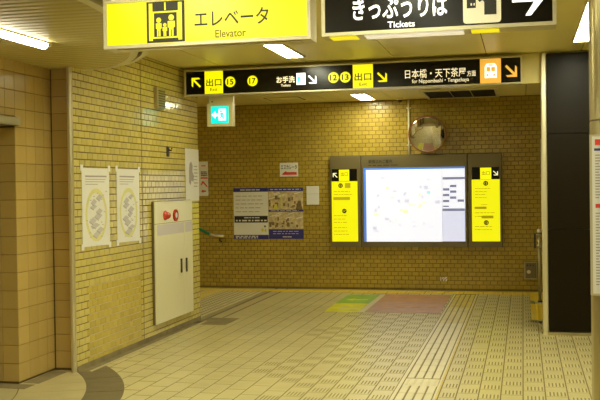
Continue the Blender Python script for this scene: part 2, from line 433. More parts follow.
# ------------------------------------------------------------------ walls
def tiled_field(wall_mb, pl, u0, u1, v0, v1, tw, th, j=0.007, proud=0.006, c=0.0025, skip=None, phase=0.0):
    r = 0; v = v0
    while v < v1 - .01:
        vt = min(v+th, v1); u = u0 - (tw/2 if r % 2 else 0) - phase
        while u < u1 - .005:
            a, b = max(u, u0)+j/2, min(u+tw, u1)-j/2
            if b-a > .012 and not (skip and skip((a+b)/2, (v+vt)/2)):
                q0, q1 = v+j/2, vt-j/2; dj = proud + random.uniform(-.0008, .0008)
                V = [pl.pt(a,q0,0), pl.pt(b,q0,0), pl.pt(b,q1,0), pl.pt(a,q1,0), pl.pt(a+c,q0+c,dj), pl.pt(b-c,q0+c,dj), pl.pt(b-c,q1-c,dj), pl.pt(a+c,q1-c,dj)]
                wall_mb.add(V, [(4,5,6,7),(0,1,5,4),(1,2,6,5),(2,3,7,6),(3,0,4,7)])
            u += tw
        v += th; r += 1
    return wall_mb
# back wall
wb = struct(MB().box(-9.5, 4.0, YB+.006, YB+.25, 0, 3.5).build('wall_back', M_GROUTB), 'back wall of small ochre glazed tiles', 'wall')
pb = Plane('Y', YB+.006)
stuff(tiled_field(MB(), pb, -9.2, 3.6, 0.03, ZB, 0.1135, 0.068).build('wall_tiles', M_TILEB, wb))
# left tiled wall with expansion joint, and a patch re-laid with pale grout
wl = struct(MB().box(XL-.25, XL-.006, 8.07, 11.40, 0, 3.5).box(XL-.05, XL-.006, 7.97, 8.07, 0, 3.5).build('wall_left', M_GROUT), 'left wall of small yellow glazed tiles beside the posters', 'wall')
pw = Plane('X', XL-.006)
patch = lambda u, v: 8.22 < u < 9.50 and v < 0.80
stuff(tiled_field(MB(), pw, 7.965, 9.56, 0.03, ZC, 0.1135, 0.068, skip=patch).build('wall_tiles', M_TILE, wl))
stuff(tiled_field(MB(), pw, 9.575, 11.40, 0.03, ZC, 0.1135, 0.068, phase=.03).build('wall_tiles', M_TILES, wl))
box('patch_mortar', M_GROUTL, wl, XL-.0062, XL-.0045, 8.24, 9.49, 0.03, 0.79)
stuff(tiled_field(MB(), pw, 7.965, 9.56, 0.03, ZC, 0.1135, 0.068, skip=lambda u, v: not patch(u, v)).build('patch_tiles', M_TILEL, wl))
cbox('skirting', M_GUTTER, wl, XL-.004, XL+.006, 7.97, 11.4, 0.0, 0.055)
box('end_cap', M_GROUT, wl, XL-.25, XL-.004, 11.4, 11.406, 0, 3.19)
t1 = MB(); t1.tube([(XL-.030, 7.958, 0), (XL-.030, 7.958, ZD)], .020, 14); t1.box(XL-.056, XL-.004, 7.958, 7.97, 0, ZD); t1.box(XL-.056, XL-.050, 7.97, 8.05, 0, ZD)
struct(t1.build('trim_1', M_STEELP), 'pale steel corner guard at the end of the left wall', 'trim')
# large-tile wall with the recess opening
wa = MB(); wa.box(XA-.5, XA-.012, 7.412, 8.062, 0, 3.4); wa.box(XA-.28, XA-.012, 3.2, 7.412, 2.36, 3.4); wa.box(XA-.28, XL-.03, 8.062, 8.069, 0, 3.4); wa.box(XA-.28, XA-.012, -4.0, 3.2, 0, 3.4)
wa = struct(wa.build('wall_alcove', M_GROUT), 'wall of large ochre tiles around the recess', 'wall')
big = {}
def big_tile(pl, u0, v0, u1, v1):
    k = (pl.k, round(u1-u0,3), round(v1-v0,3))
    if k not in big:
        mb = MB(); hu, hv, c, d = (u1-u0)/2-.002, (v1-v0)/2-.002, .003, .012
        q = Plane(pl.k, 0.0)
        V = [q.pt(a*hu,b*hv,0) for a,b in ((-1,-1),(1,-1),(1,1),(-1,1))] + [q.pt(a*hu,b*hv,d-c) for a,b in ((-1,-1),(1,-1),(1,1),(-1,1))] + [q.pt(a*(hu-c),b*(hv-c),d) for a,b in ((-1,-1),(1,-1),(1,1),(-1,1))]
        Fs = [(8,9,10,11)] + [(k_+i, k_+(i+1)%4, k_+4+(i+1)%4, k_+4+i) for k_ in (0,4) for i in range(4)]
        mb.add(V, Fs); me = bpy.data.meshes.new('wall_tile'); me.from_pydata(mb.v, [], mb.f); me.materials.append(M_BIG); me.update(); big[k] = me
    link('wall_tile', big[k], wa, pl.pt((u0+u1)/2, (v0+v1)/2, 0))
P_side, P_jamb, P_ret = Plane('X', XA-.012), Plane('Y', 7.412), Plane('Y', 8.062)
BT = 0.1612
for r in range(18):
    v0 = 0.0185 + BT*r; v1 = min(v0+BT, ZD+.03)
    ys = [7.40, 7.585, 7.745, 7.905, 8.05]
    for a, b in zip(ys[:-1], ys[1:]): big_tile(P_side, a, v0, b, v1)
    big_tile(P_ret, XA+.004, v0, XL-.066, v1)
    if v1 <= 2.30:
        for i in range(3): big_tile(P_jamb, XA-.16*(i+1), v0, XA-.16*i, v1)
    if v0 > 2.27:
        for i in range(10): big_tile(P_side, 7.40-.161*(i+1), max(v0, 2.37), 7.40-.161*i, v1)
lt = MB(); lt.cbox(XA-.30, XA+.055, 3.2, 7.405, 2.285, 2.36, c=.006)
lt.build('lintel_trim', M_STEEL, wa)
rc = MB(); rc.box(-6.2, -6.1, 3.0, 7.5, 0, 2.6); rc.box(-6.2, XA-.28, 3.1, 3.2, 0, 2.6); rc.box(-6.2, XA-.5, 7.412, 7.5, 0, 2.6); rc.box(-6.2, XA-.27, 3.1, 7.5, 2.6, 2.7)
rc.build('recess_lining', M_BIG, wa)
# unseen sides of the concourse
struct(MB().box(3.6, 3.8, -4.0, YB+.2, 0, 3.5).build('wall_right', M_TILE), 'right wall of the concourse', 'wall')
struct(MB().box(XA-.3, 3.8, -4.2, -4.0, 0, 3.5).build('wall_rear', M_TILE), 'rear wall of the concourse', 'wall')
struct(MB().box(-9.5, -9.3, 11.2, YB+.2, 0, 3.5).build('wall_passage', M_TILEB), 'end wall of the side passage', 'wall')
struct(MB().box(-9.5, XL-.30, 11.2, 11.4, 0, 3.5).build('wall_passage_near', M_TILEB), 'near wall of the side passage', 'wall')

# ------------------------------------------------------------------ ceilings
ceil = struct(MB().box(XA-.3, 3.8, -4.2, 10.92, ZC+.014, ZC+.3).build('ceiling', M_SEAM), 'cream panelled main ceiling', 'ceiling')
seams = [-4.59, -3.55, -2.47, -1.43, -0.39, 0.65, 1.69, 2.73, 3.60]
ysm = [-4.0, -1.6, 0.8, 3.2, 5.6, 8.0, 10.90]
pan = {}
for a, b in zip(seams[:-1], seams[1:]):
    for c_, d_ in zip(ysm[:-1], ysm[1:]):
        box('ceiling_panel', M_CEIL, ceil, a+.005, b-.005, c_+.005 if c_ != 8.0 else c_, d_-.005, ZC, ZC+.013)
ceilb = struct(MB().box(-9.4, 3.8, 10.985, YB+.1, ZB+.012, ZB+.3).build('ceiling_back', M_SEAM), 'cream ceiling over the map board', 'ceiling')
x = -9.3
while x < 3.6:
    for c_, d_ in ((10.985, 12.9), (12.9, YB+.004)): box('ceiling_panel', M_CEIL, ceilb, x+.004, x+1.036, c_+.004, d_-.002, ZB, ZB+.011)
    x += 1.04
beam = struct(MB().box(XL+.002, 3.59, 10.90, 10.985, 2.85, 3.4).build('ceiling_beam', M_CEIL), 'cream ceiling beam carrying the long direction sign', 'beam')
# dropped slatted ceiling with a rounded end
curve_pts = [(-4.36,8.28),(-4.06,8.255),(-3.74,8.17),(-3.52,7.98),(-3.30,7.69),(-3.13,7.39),(-2.86,6.80),(-2.65,6.15),(-2.52,5.50),(-2.48,4.8),(-2.48,3.9),(-2.48,3.0)]
def crv(t):
    n = len(curve_pts)-1; t = max(0, min(t, n-1e-6)); i = int(t); f = t-i
    g_ = lambda k: Vector(curve_pts[max(0, min(k, n))])
    p0, p1, p2, p3 = g_(i-1), g_(i), g_(i+1), g_(i+2)
    return 0.5*((2*p1)+(p2-p0)*f+(2*p0-5*p1+4*p2-p3)*f*f+(3*p1-p0-3*p2+p3)*f**3)
CV = [crv(k*(len(curve_pts)-1)/90) for k in range(91)]
def off(i, d):
    t = (CV[min(i+1,90)]-CV[max(i-1,0)]).normalized(); nrm = Vector((-t.y, t.x)); 
    return CV[i] + nrm*d      # d>0: away from the recess
def xedge(Y):
    for i in range(90):
        a, b = off(i, -.10), off(i+1, -.10)
        if (a.y-Y)*(b.y-Y) <= 0 and a.y != b.y: return a.x+(b.x-a.x)*(Y-a.y)/(b.y-a.y)
    return None
drop = struct(MB().box(XA-.28, -2.75, 3.0, 5.2, ZD+.02, ZD+.05).build('ceiling_drop', M_SEAM), 'lower ribbed metal ceiling with a rounded end', 'ceiling')
bk = MB()
for i in range(90):
    a, b = off(i, -.05), off(i+1, -.05)
    bk.add([(a.x,a.y,ZD+.018),(b.x,b.y,ZD+.018),(-4.36,b.y,ZD+.018),(-4.36,a.y,ZD+.018)], [(0,1,2,3)])
bk.build('slat_backing', M_SEAM, drop)
sl = MB(); Y = 3.05; SP = 0.105
while Y < 8.16:
    n = 5; top = min(Y+SP-.009, 8.155); pts = []
    for i in range(n+1):
        yy = Y+(top-Y)*i/n; xe = xedge(yy)
        if xe is not None and xe > -4.345: pts.append((xe, yy))
    if len(pts) > 1:
        xl = -4.35
        for i in range(len(pts)-1):
            (xa, ya), (xb, yb_) = pts[i], pts[i+1]
            za = ZD + (.006 if i == 0 else 0); zb = ZD + (.006 if i == len(pts)-2 else 0)
            sl.add([(xl,ya,za),(xa,ya,za),(xb,yb_,zb),(xl,yb_,zb)], [(3,2,1,0)])
    Y += SP
stuff(sl.build('ceiling_slats', M_SLAT, drop))
def ribbon(d0, z0, d1, z1, name, m):
    mb = MB(); n = 91
    V = [(off(i,d0).x, off(i,d0).y, z0) for i in range(n)] + [(off(i,d1).x, off(i,d1).y, z1) for i in range(n)]
    mb.add(V, [(i, i+1, n+i+1, n+i) for i in range(n-1)]); return mb.build(name, m, drop, smooth=True)
ribbon(-.105, ZD-.004, -.04, ZD-.004, 'edge_moulding', M_CREAMT); ribbon(-.105, ZD-.004, -.105, ZD+.02, 'edge_moulding', M_CREAMT)
ribbon(-.04, ZD-.004, -.04, ZD+.035, 'edge_moulding', M_CREAMT); ribbon(-.04, ZD+.035, .0, ZD+.035, 'edge_groove', M_SEAM)
ribbon(.0, ZD+.035, .0, ZD+.015, 'edge_moulding', M_CREAMT); ribbon(.0, ZD+.015, .05, ZD+.02, 'edge_moulding', M_CREAMT); ribbon(.05, ZD+.02, .05, ZC, 'bulkhead_face', M_CEIL)

# ------------------------------------------------------------------ ceiling lamps
def lamp(x0, x1, y0, y1, z, label, group=None):
    t = thing('ceiling_lamp', ((x0+x1)/2, (y0+y1)/2, z), label, 'lamp', group)
    fr = MB(); fw_ = .022
    fr.box(x0-fw_, x0, y0-fw_, y1+fw_, z-.016, z); fr.box(x1, x1+fw_, y0-fw_, y1+fw_, z-.016, z)
    fr.box(x0, x1, y0-fw_, y0, z-.016, z); fr.box(x0, x1, y1, y1+fw_, z-.016, z)
    fr.build('lamp_frame', M_CREAMT, t)
    box('diffuser', M_LAMP, t, x0, x1, y0, y1, z-.012, z-.002)
    return t
lamp(-2.59, -2.40, 9.25, 10.26, ZC, 'recessed fluorescent lamp in the panelled ceiling above the direction sign')
lamp(-2.51, -2.29, 13.85, 14.78, ZB, 'fluorescent lamp in the ceiling close above the tiled back wall')
for k, y in enumerate((6.3, 3.3, 0.3)):
    nth = ('first', 'second', 'third')[k]
    lamp(-2.30, -2.06, y, y+1.2, ZC, nth + ' fluorescent lamp of the ceiling row above the yellow elevator sign', 'ceiling lamps of the main concourse rows')
    if k: lamp(-0.85, -0.61, y, y+1.2, ZC, (nth if k == 0 else ('first', 'second')[k-1]) + ' fluorescent lamp of the ceiling row above the black tickets sign', 'ceiling lamps of the main concourse rows')
lamp(0.53, 0.68, 5.4, 10.08, ZC, 'long bright ceiling lamp running up to the black column')
lamp(-8.5, -8.25, 12.2, 13.4, ZB, 'fluorescent lamp in the side passage ceiling')
# batten tube under the dropped ceiling
LZ = ZD-.026
p0, p1 = onZ(0, 33.2, LZ), onZ(46.5, 45.6, LZ); bx = (p0.x+p1.x)/2
t = thing('batten_lamp', (bx, p1.y-.6, ZD), 'bare fluorescent batten lamp under the ribbed dropped ceiling', 'lamp')
cbox('batten', M_CREAMT, t, bx-.03, bx+.03, p1.y-1.25, p1.y+.06, ZD-.012, ZD+.004)
MB().tube([(bx, p1.y-1.20, LZ), (bx, p1.y-.02, LZ), (bx, p1.y, LZ)], [.031, .031, .024], 14).build('tube', mat('batten_tube', (0.9, 0.9, 0.9), 0.4, emit=(1.0, 0.97, 0.86), strength=17.0), t, True)
MB().tube([(bx, p1.y, LZ), (bx, p1.y+.05, LZ+.008), (bx, p1.y+.085, LZ+.012)], [.020, .017, .008], 10).build('lamp_holder', M_CREAM, t)
MB().tube([(bx, p1.y-1.20, LZ), (bx, p1.y-1.25, LZ+.008)], [.020, .014], 10).build('lamp_holder', M_CREAM, t)

# ------------------------------------------------------------------ long direction sign on the beam
SY = 10.74
ps = Plane('Y', SY)
l0, b0, l1, t0_ = -4.0, 2.835, 0.005, 3.145
sg = thing('direction_sign', ((l0+l1)/2, SY, b0), 'long black direction sign with yellow exit panels across the ceiling beam', 'sign')
box('sign_box', M_SFRAME, sg, l0, l1, SY+.008, 10.884, b0, t0_)
fr = MB()
for a in ((l0, b0, l1, b0+.016), (l0, t0_-.016, l1, t0_), (l0, b0+.016, l0+.016, t0_-.016), (l1-.016, b0+.016, l1, t0_-.016)):
    rect(fr, ps, *a, d=.006, t=.014)
fr.build('sign_frame', M_SFRAME, sg)
face = rect(MB(), ps, l0+.016, b0+.016, l1-.016, t0_-.016, d=.0, t=.006).build('black_face', M_SIGNBLK, sg)
def col_panel(pl, x0, x1, m, name, parent, v0, v1, d=.0015, yc=80):
    return rect(MB(), pl, pl.px(x0, yc)[0], v0, pl.px(x1, yc)[0], v1, d=d, t=.001).build(name, m, parent)
v0, v1 = b0+.018, t0_-.018
e1 = col_panel(ps, 204.7, 223, E_YEL, 'exit_panel', sg, v0, v1, yc=82)
e2 = col_panel(ps, 352.8, 373, E_YEL, 'exit_panel', sg, v0, v1, yc=76)
e3 = col_panel(ps, 480, 501, E_ORG, 'train_panel', sg, v0, v1, yc=71)
m_ = MB(); text(m_, ps, '出口', *ps.pbox(206.3, 78.6, 221.5, 86.2), bold=.012); text(m_, ps, 'Exit', *ps.pbox(210.3, 88, 217.5, 91))
m_.build('lettering', M_INK, e1)
m_ = MB(); text(m_, ps, '出口', *ps.pbox(354.6, 72.8, 371.3, 80.6), bold=.012); text(m_, ps, 'Exit', *ps.pbox(359.5, 82.6, 367, 85.6))
m_.build('lettering', M_INK, e2)
m_ = MB()      # train front pictogram
u0, q0, u1, q1 = ps.pbox(484, 63.5, 497.5, 79.5)
U = lambda f: u0+(u1-u0)*f
Q = lambda f: q0+(q1-q0)*f
poly(m_, ps, [(U(.05),Q(.1)),(U(.95),Q(.1)),(U(.95),Q(.8)),(U(.8),Q(1)),(U(.2),Q(1)),(U(.05),Q(.8))], .003)
m_.build('train_icon', E_WHT, e3)
m_ = MB(); rect(m_, ps, U(.18), Q(.5), U(.46), Q(.78), .0045); rect(m_, ps, U(.54), Q(.5), U(.82), Q(.78), .0045); disc(m_, ps, U(.25), Q(.28), .013, .0045, 14); disc(m_, ps, U(.75), Q(.28), .013, .0045, 14); rect(m_, ps, U(.35), Q(.86), U(.65), Q(.94), .0045)
poly(m_, ps, [(U(.0),Q(-.03)),(U(.1),Q(-.03)),(U(.25),Q(.1)),(U(.16),Q(.1))], .0045); poly(m_, ps, [(U(1),Q(-.03)),(U(.9),Q(-.03)),(U(.75),Q(.1)),(U(.84),Q(.1))], .0045)
stuff(m_.build('icon_windows', E_ORG, e3))
arrow(MB(), ps, *ps.pbox(191.7, 77.8, 201, 87.8), 135).build('yellow_arrow', E_YEL, sg); arrow(MB(), ps, *ps.pbox(377, 72, 387, 82), -45).build('yellow_arrow', E_YEL, sg)
arrow(MB(), ps, *ps.pbox(505, 64.6, 517, 77), -45).build('orange_arrow', E_ORG, sg)
arrow(MB(), ps, *ps.pbox(308, 75, 316.6, 83.6), -45).build('white_arrow', E_WHT, sg)
for n_, cx, cy in (('15', 230.3, 81.8), ('17', 252.5, 80.9), ('12', 333.5, 77.6), ('13', 345.3, 77.2)):
    u, q = ps.px(cx, cy); dd = disc(MB(), ps, u, q, .064, .0015, 32).build('number_disc', E_YEL, sg)
    text(MB(), ps, n_, u-.04, q-.034, u+.04, q+.034, bold=.02).build('number', M_INK, dd)
m_ = MB(); text(m_, ps, 'お手洗', *ps.pbox(276.5, 76.3, 295, 83), bold=.02); text(m_, ps, 'Toilets', *ps.pbox(281, 84, 290.6, 86.6), bold=.01)
text(m_, ps, '日本橋・天下茶屋', *ps.pbox(405, 68.6, 466, 77.6), bold=.006); text(m_, ps, '方面', *ps.pbox(467, 70.4, 475.8, 76.2), bold=.01)
text(m_, ps, 'for Nippombashi・Tengachaya', *ps.pbox(412, 78.4, 469, 83.4), bold=.008)
stuff(m_.build('white_lettering', mat('lit_warm_letters', (0.7, 0.6, 0.4), 0.35, emit=(1.0, 0.86, 0.52), strength=0.85), sg))
wc = rect(MB(), ps, *ps.pbox(296.5, 73, 305.6, 84.7), d=.002).build('toilet_icon', E_WHT, sg)
u0, q0, u1, q1 = ps.pbox(296.5, 73, 305.6, 84.7)
m_ = MB(); disc(m_, ps, U(.27), Q(.82), .011, .0035, 14); poly(m_, ps, [(U(.14),Q(.7)),(U(.40),Q(.7)),(U(.40),Q(.4)),(U(.33),Q(.12)),(U(.21),Q(.12)),(U(.14),Q(.4))], .0035); rect(m_, ps, U(.52), Q(.06), U(.545), Q(.94), .0035)
m_.build('man_figure', E_CYANI, wc)
m_ = MB(); disc(m_, ps, U(.75), Q(.82), .010, .0035, 14); poly(m_, ps, [(U(.68),Q(.7)),(U(.82),Q(.7)),(U(.92),Q(.3)),(U(.82),Q(.12)),(U(.68),Q(.12)),(U(.58),Q(.3))], .0035)
m_.build('woman_figure', mat('pale_red_icon', (0.8, 0.5, 0.5), 0.5, emit=(1, 0.7, 0.62), strength=0.9), wc)

# ------------------------------------------------------------------ two hanging box signs
HY = 5.2
ph = Plane('Y', HY)
def hanging_sign(x0, x1, ybl, ybr, label):
    a, zb = ph.px(x0, ybl); b, zb2 = ph.px(x1, ybr); zb = (zb+zb2)/2; zt = zb+.292
    t = thing('hanging_sign', ((a+b)/2, HY+.07, zb), label, 'sign')
    box('sign_box', M_SFRAME, t, a, b, HY+.004, HY+.15, zb, zt)
    fr = MB(); f_ = .020
    for q in ((a, zb, b, zb+f_), (a, zt-f_, b, zt), (a, zb+f_, a+f_, zt-f_), (b-f_, zb+f_, b, zt-f_)): rect(fr, ph, *q, d=.010, t=.014)
    fr.build('sign_frame', M_SFRAME, t)
    for xx in (a+.2, b-.2): MB().tube([(xx, HY+.075, zt), (xx, HY+.075, (ZD-.006 if xx < -2.7 else ZC))], .009, 8).build('hanger_rod', M_STEELP, t)
    return t, a+f_, zb+f_, b-f_, zt-f_
t, a, z0, b, z1 = hanging_sign(104.5, 311, 49.4, 39.2, 'lit yellow hanging elevator sign with a lift pictogram')
rect(MB(), ph, a, z0, b, z1, d=.0, t=.003).build('yellow_face', E_YEL, t)
ic = rect(MB(), ph, ph.px(146.8, 22)[0], z0+.004, ph.px(184.8, 22)[0], z1-.004, d=.0015).build('pictogram_panel', M_INK, t)
u0, q0, u1, q1 = ph.px(146.8, 22)[0], z0+.004, ph.px(184.8, 22)[0], z1-.004
m_ = MB()
rect(m_, ph, U(.06), Q(.05), U(.16), Q(.96), .003); rect(m_, ph, U(.83), Q(.05), U(.93), Q(.96), .003)
rect(m_, ph, U(.47), Q(.78), U(.51), Q(.97), .003)
for q in ((.16,.72,.83,.76), (.16,.10,.83,.14), (.16,.14,.195,.72), (.795,.14,.83,.72)): rect(m_, ph, U(q[0]), Q(q[1]), U(q[2]), Q(q[3]), .003)
H_ = q1-q0
for cx, base, h, w_ in ((.32,.15,.46,.075), (.48,.15,.32,.06), (.65,.15,.52,.095)):
    hh = h*.14; disc(m_, ph, U(cx), Q(base+h-hh), hh*H_, .0032, 16)
    tb = base+h-2.15*hh
    poly(m_, ph, [(U(cx-w_),Q(tb)),(U(cx+w_),Q(tb)),(U(cx+w_),Q(tb-h*.28)),(U(cx+w_*.62),Q(tb-h*.32)),(U(cx+w_*.62),Q(base)),(U(cx+w_*.1),Q(base)),(U(cx+w_*.1),Q(base+h*.3)),(U(cx-w_*.1),Q(base+h*.3)),(U(cx-w_*.1),Q(base)),(U(cx-w_*.62),Q(base)),(U(cx-w_*.62),Q(tb-h*.32)),(U(cx-w_),Q(tb-h*.28))], .0034)
m_.build('lift_pictogram', E_YEL, ic)
text(MB(), ph, 'エレベータ', *ph.pbox(194.6, 9.0, 268.7, 25.4), bold=.008).build('lettering', M_INK, t)
text(MB(), ph, 'Elevator', *ph.pbox(215.5, 29.2, 246, 37), bold=.008).build('small_lettering', M_TXTY, t)
zb_ = z0-.020
box('bottom_strip', M_CREAMT, t, a+.05, b-.05, HY+.03, HY+.12, zb_-.004, zb_)
t, a, z0, b, z1 = hanging_sign(322, 556.5, 36.6, 25.2, 'black hanging tickets sign with white lettering and arrow')
rect(MB(), ph, a, z0, b, z1, d=.0, t=.003).build('black_face', M_SIGNBLK, t)
text(MB(), ph, 'きっぷうりば', *ph.pbox(352.7, -4.6, 448, 18.0), bold=.02).build('lettering', E_WHT, t)
text(MB(), ph, 'Tickets', *ph.pbox(387.7, 21.0, 415, 27.2), bold=.014).build('small_lettering', E_WHT, t)
u0, q0, u1, q1 = ph.pbox(463, -17.5, 501, 23)
def rrect(pl, u0, v0, u1, v1, r, d, mb):
    P = []
    for cx, cy, a0 in ((u1-r, v1-r, 0), (u0+r, v1-r, 90), (u0+r, v0+r, 180), (u1-r, v0+r, 270)):
        for k in range(5): an = math.radians(a0+22.5*k); P.append((cx+r*math.cos(an), cy+r*math.sin(an)))
    return poly(mb, pl, P, d)
ic = rrect(ph, u0, q0, u1, q1, .018, .0015, MB()).build('pictogram_panel', E_CRM, t)
m_ = MB(); rect(m_, ph, U(.10), Q(.38), U(.34), Q(.92), .003); disc(m_, ph, U(.68), Q(.84), .028, .003, 20)
poly(m_, ph, [(U(.56),Q(.20)),(U(.88),Q(.20)),(U(.88),Q(.66)),(U(.80),Q(.72)),(U(.60),Q(.72)),(U(.44),Q(.52)),(U(.37),Q(.60)),(U(.41),Q(.64)),(U(.45),Q(.62)),(U(.56),Q(.52))], .003)
m_.build('ticket_pictogram', M_INK, ic)
m_ = MB(); rect(m_, ph, U(.20), Q(.44), U(.24), Q(.50), .0042); rect(m_, ph, U(.28), Q(.44), U(.31), Q(.50), .0042); rect(m_, ph, U(.14), Q(.66), U(.30), Q(.72), .0042)
stuff(m_.build('pictogram_slots', E_CRM, ic))
arrow(MB(), ph, *ph.pbox(512, -19, 545, 15.5), 0, thick=.27).build('white_arrow', E_WHT, t)
zb_ = z0-.020
for x0, x1 in ((329, 355.5), (471, 499)):
    box('tape', mat('tape_added_glow', (0.8, 0.7, 0.01), 0.5, emit=(0.9, 0.78, 0.003), strength=0.75), t, ph.px(x0, 38)[0], ph.px(x1, 38)[0], HY+.012, HY+.13, zb_-.004, zb_)  # plain tape given a glow of its own to brighten the underside
box('bottom_diffuser', mat('lit_bottom', (0.8, 0.78, 0.7), 0.5, emit=(0.85, 0.78, 0.60), strength=0.7), t, ph.px(364, 38)[0], ph.px(463, 38)[0], HY+.012, HY+.13, zb_-.006, zb_)

# ------------------------------------------------------------------ exit lamp under the beam
px_ = Plane('Y', 10.885)
u0, q0, u1, q1 = px_.pbox(206.6, 103, 234.2, 126.2)
t = thing('exit_lamp', ((u0+u1)/2, 11.0, q0), 'beige hanging emergency exit lamp with a lit cyan pictogram', 'exit sign')
cbox('lamp_body', M_CREAMT, t, u0, u1-.02, 10.89, 10.985, q0, q1, c=.006)
cbox('mount', M_CREAMT, t, u0+.02, u1-.02, 10.905, 10.975, q1, 2.849)
MB().tube([(u0+.06, 10.903, q1+.02), (u0+.08, 10.903, q1+.02)], .006, 8).build('screw', M_DARK, t)
u0, q0, u1, q1 = px_.pbox(211, 106.2, 228.4, 123.2)
fc = rect(MB(), px_, u0, q0, u1, q1, d=.0, t=.006).build('lit_face', E_CYAN, t)
m_ = MB(); poly(m_, px_, [(U(.04),Q(.5)),(U(.26),Q(.74)),(U(.26),Q(.58)),(U(.42),Q(.58)),(U(.42),Q(.42)),(U(.26),Q(.42)),(U(.26),Q(.26))], .002); rect(m_, px_, U(.44), Q(.16), U(.86), Q(.84), .002)
m_.build('arrow_and_door', E_WHT, fc)
m_ = MB(); disc(m_, px_, U(.58), Q(.70), .014, .003, 14)
poly(m_, px_, [(U(.58),Q(.62)),(U(.70),Q(.60)),(U(.80),Q(.50)),(U(.76),Q(.46)),(U(.69),Q(.52)),(U(.68),Q(.42)),(U(.80),Q(.24)),(U(.74),Q(.21)),(U(.63),Q(.36)),(U(.54),Q(.28)),(U(.48),Q(.30)),(U(.58),Q(.42)),(U(.56),Q(.52)),(U(.50),Q(.46)),(U(.47),Q(.50))], .003)
m_.build('running_figure', E_CYAN, fc)

# ------------------------------------------------------------------ map board on the back wall
FY = YB - .07
pm = Plane('Y', FY)
A0, A1 = pm.px(329.8, 200)[0], pm.px(502.5, 200)[0]; AB, AT = pm.px(416, 247.1)[1], pm.px(416, 154.6)[1]
S1, S2 = pm.px(361.3, 200)[0], pm.px(467.8, 200)[0]
mbd = thing('map_board', ((A0+A1)/2, YB, AB), 'wide backlit area map board with two yellow exit panels', 'map board')
for a, b in ((A0, S1), (S1, S2), (S2, A1)):
    cb = MB(); cb.cbox(a+.004, b-.004, FY+.004, YB-.003, AB, AT, c=.008); cb.build('cabinet', M_FRAME, mbd)
def lit(name, m, x0, y0, x1, y1, parent=mbd, d=.006, t=.006):
    return rect(MB(), pm, *pm.pbox(x0, y0, x1, y1), d=d, t=t).build(name, m, parent)
lit('header_panel', M_SIGNBLK, 332, 169.0, 357, 181.2); yl = lit('yellow_panel', E_YELS, 332, 181.3, 357.8, 241.5)
lit('header_panel', M_SIGNBLK, 472, 167.0, 499, 179.4); yr = lit('yellow_panel', E_YELS, 472, 179.4, 500, 241.3)
for (x0, x1, y0, y1), (tx0, tx1, ty0, ty1), (ax0, ax1, ay0, ay1), an in (
    ((339, 349.3, 169.6, 181), (341, 347.6, 172, 176), (332.8, 337.6, 173, 177.8), 135),
    ((480.2, 491.3, 167.6, 179.2), (482, 489.6, 171, 175), (493, 498, 170.6, 175.4), -45)):
    e = lit('exit_panel', E_YEL, x0, y0, x1, y1, d=.008, t=.002)
    text(MB(), pm, '出口', *pm.pbox(tx0, ty0, tx1, ty1), d=.0095).build('lettering', M_TXTY, e)
    arrow(MB(), pm, *pm.pbox(ax0, ay0, ax1, ay1), an, d=.008).build('arrow', E_MPALE, mbd)
for yy, n_, cx, cy in ((yl, '15', 340.6, 185.6), (yl, '17', 344.4, 211), (yr, '12', 485.7, 183.3), (yr, '13', 486.3, 222.6)):
    u, q = pm.px(cx, cy); dd = disc(MB(), pm, u, q, .038, .0075, 22).build('number_disc', M_INK, yy)
    text(MB(), pm, n_, u-.022, q-.018, u+.022, q+.018, d=.009).build('number', E_YELS, dd)
rnd = random.Random(3)
m_ = MB()
for (x0, y0, x1, y1, n) in ((334, 190, 352, 196, 2), (334, 214, 352, 224, 3), (334, 226, 350, 236, 3)): lines(m_, pm, *pm.pbox(x0, y0, x1, y1), n, .011, d=.0075, rnd=rnd)
rect(m_, pm, *pm.pbox(333.5, 197, 350, 200), d=.0075); rect(m_, pm, *pm.pbox(345, 183, 350.5, 188), d=.0075)
stuff(m_.build('small_print', M_FINE, yl))
m_ = MB()
for (x0, y0, x1, y1, n) in ((475, 187, 492, 199, 4), (481, 203, 489, 206, 1), (475, 211, 496, 218, 2), (475, 225, 494, 231, 2)): lines(m_, pm, *pm.pbox(x0, y0, x1, y1), n, .010, d=.0075, rnd=rnd)
rect(m_, pm, *pm.pbox(474.6, 206.6, 486.5, 209), d=.0075); rect(m_, pm, *pm.pbox(481.5, 215.6, 493.5, 218.4), d=.0075)
stuff(m_.build('small_print', M_FINE, yr))
lit('map_sheet', E_MAP, 365.6, 168.5, 442.2, 241.6); ix = lit('index_sheet', E_LAV, 442.4, 167.0, 465.0, 241.4)
lit('index_top', E_MAP, 442.4, 167.2, 465.0, 209, parent=ix, d=.0065, t=.0005)
m_ = MB(); rect(m_, pm, *pm.pbox(364, 168, 366.4, 241.6), d=.0075); rect(m_, pm, *pm.pbox(364, 167.4, 464.6, 169.2), d=.0075)
m_.build('blue_border', E_MAPB, mbd)
m_ = MB()
rect(m_, pm, *pm.pbox(442.6, 177, 464.8, 179.4), d=.008)
for (x, y) in ((450, 186), (443, 189.4), (450, 191.6), (443, 195), (450, 197.6), (443, 201), (457.6, 200.6)): rect(m_, pm, *pm.pbox(x, y-1.2, x+6.4, y+1.2), d=.008)
rect(m_, pm, *pm.pbox(443, 205.6, 449, 207), d=.008); rect(m_, pm, *pm.pbox(442.6, 208.4, 464.8, 211), d=.008)
m_.build('index_boxes', E_MGREY, ix)
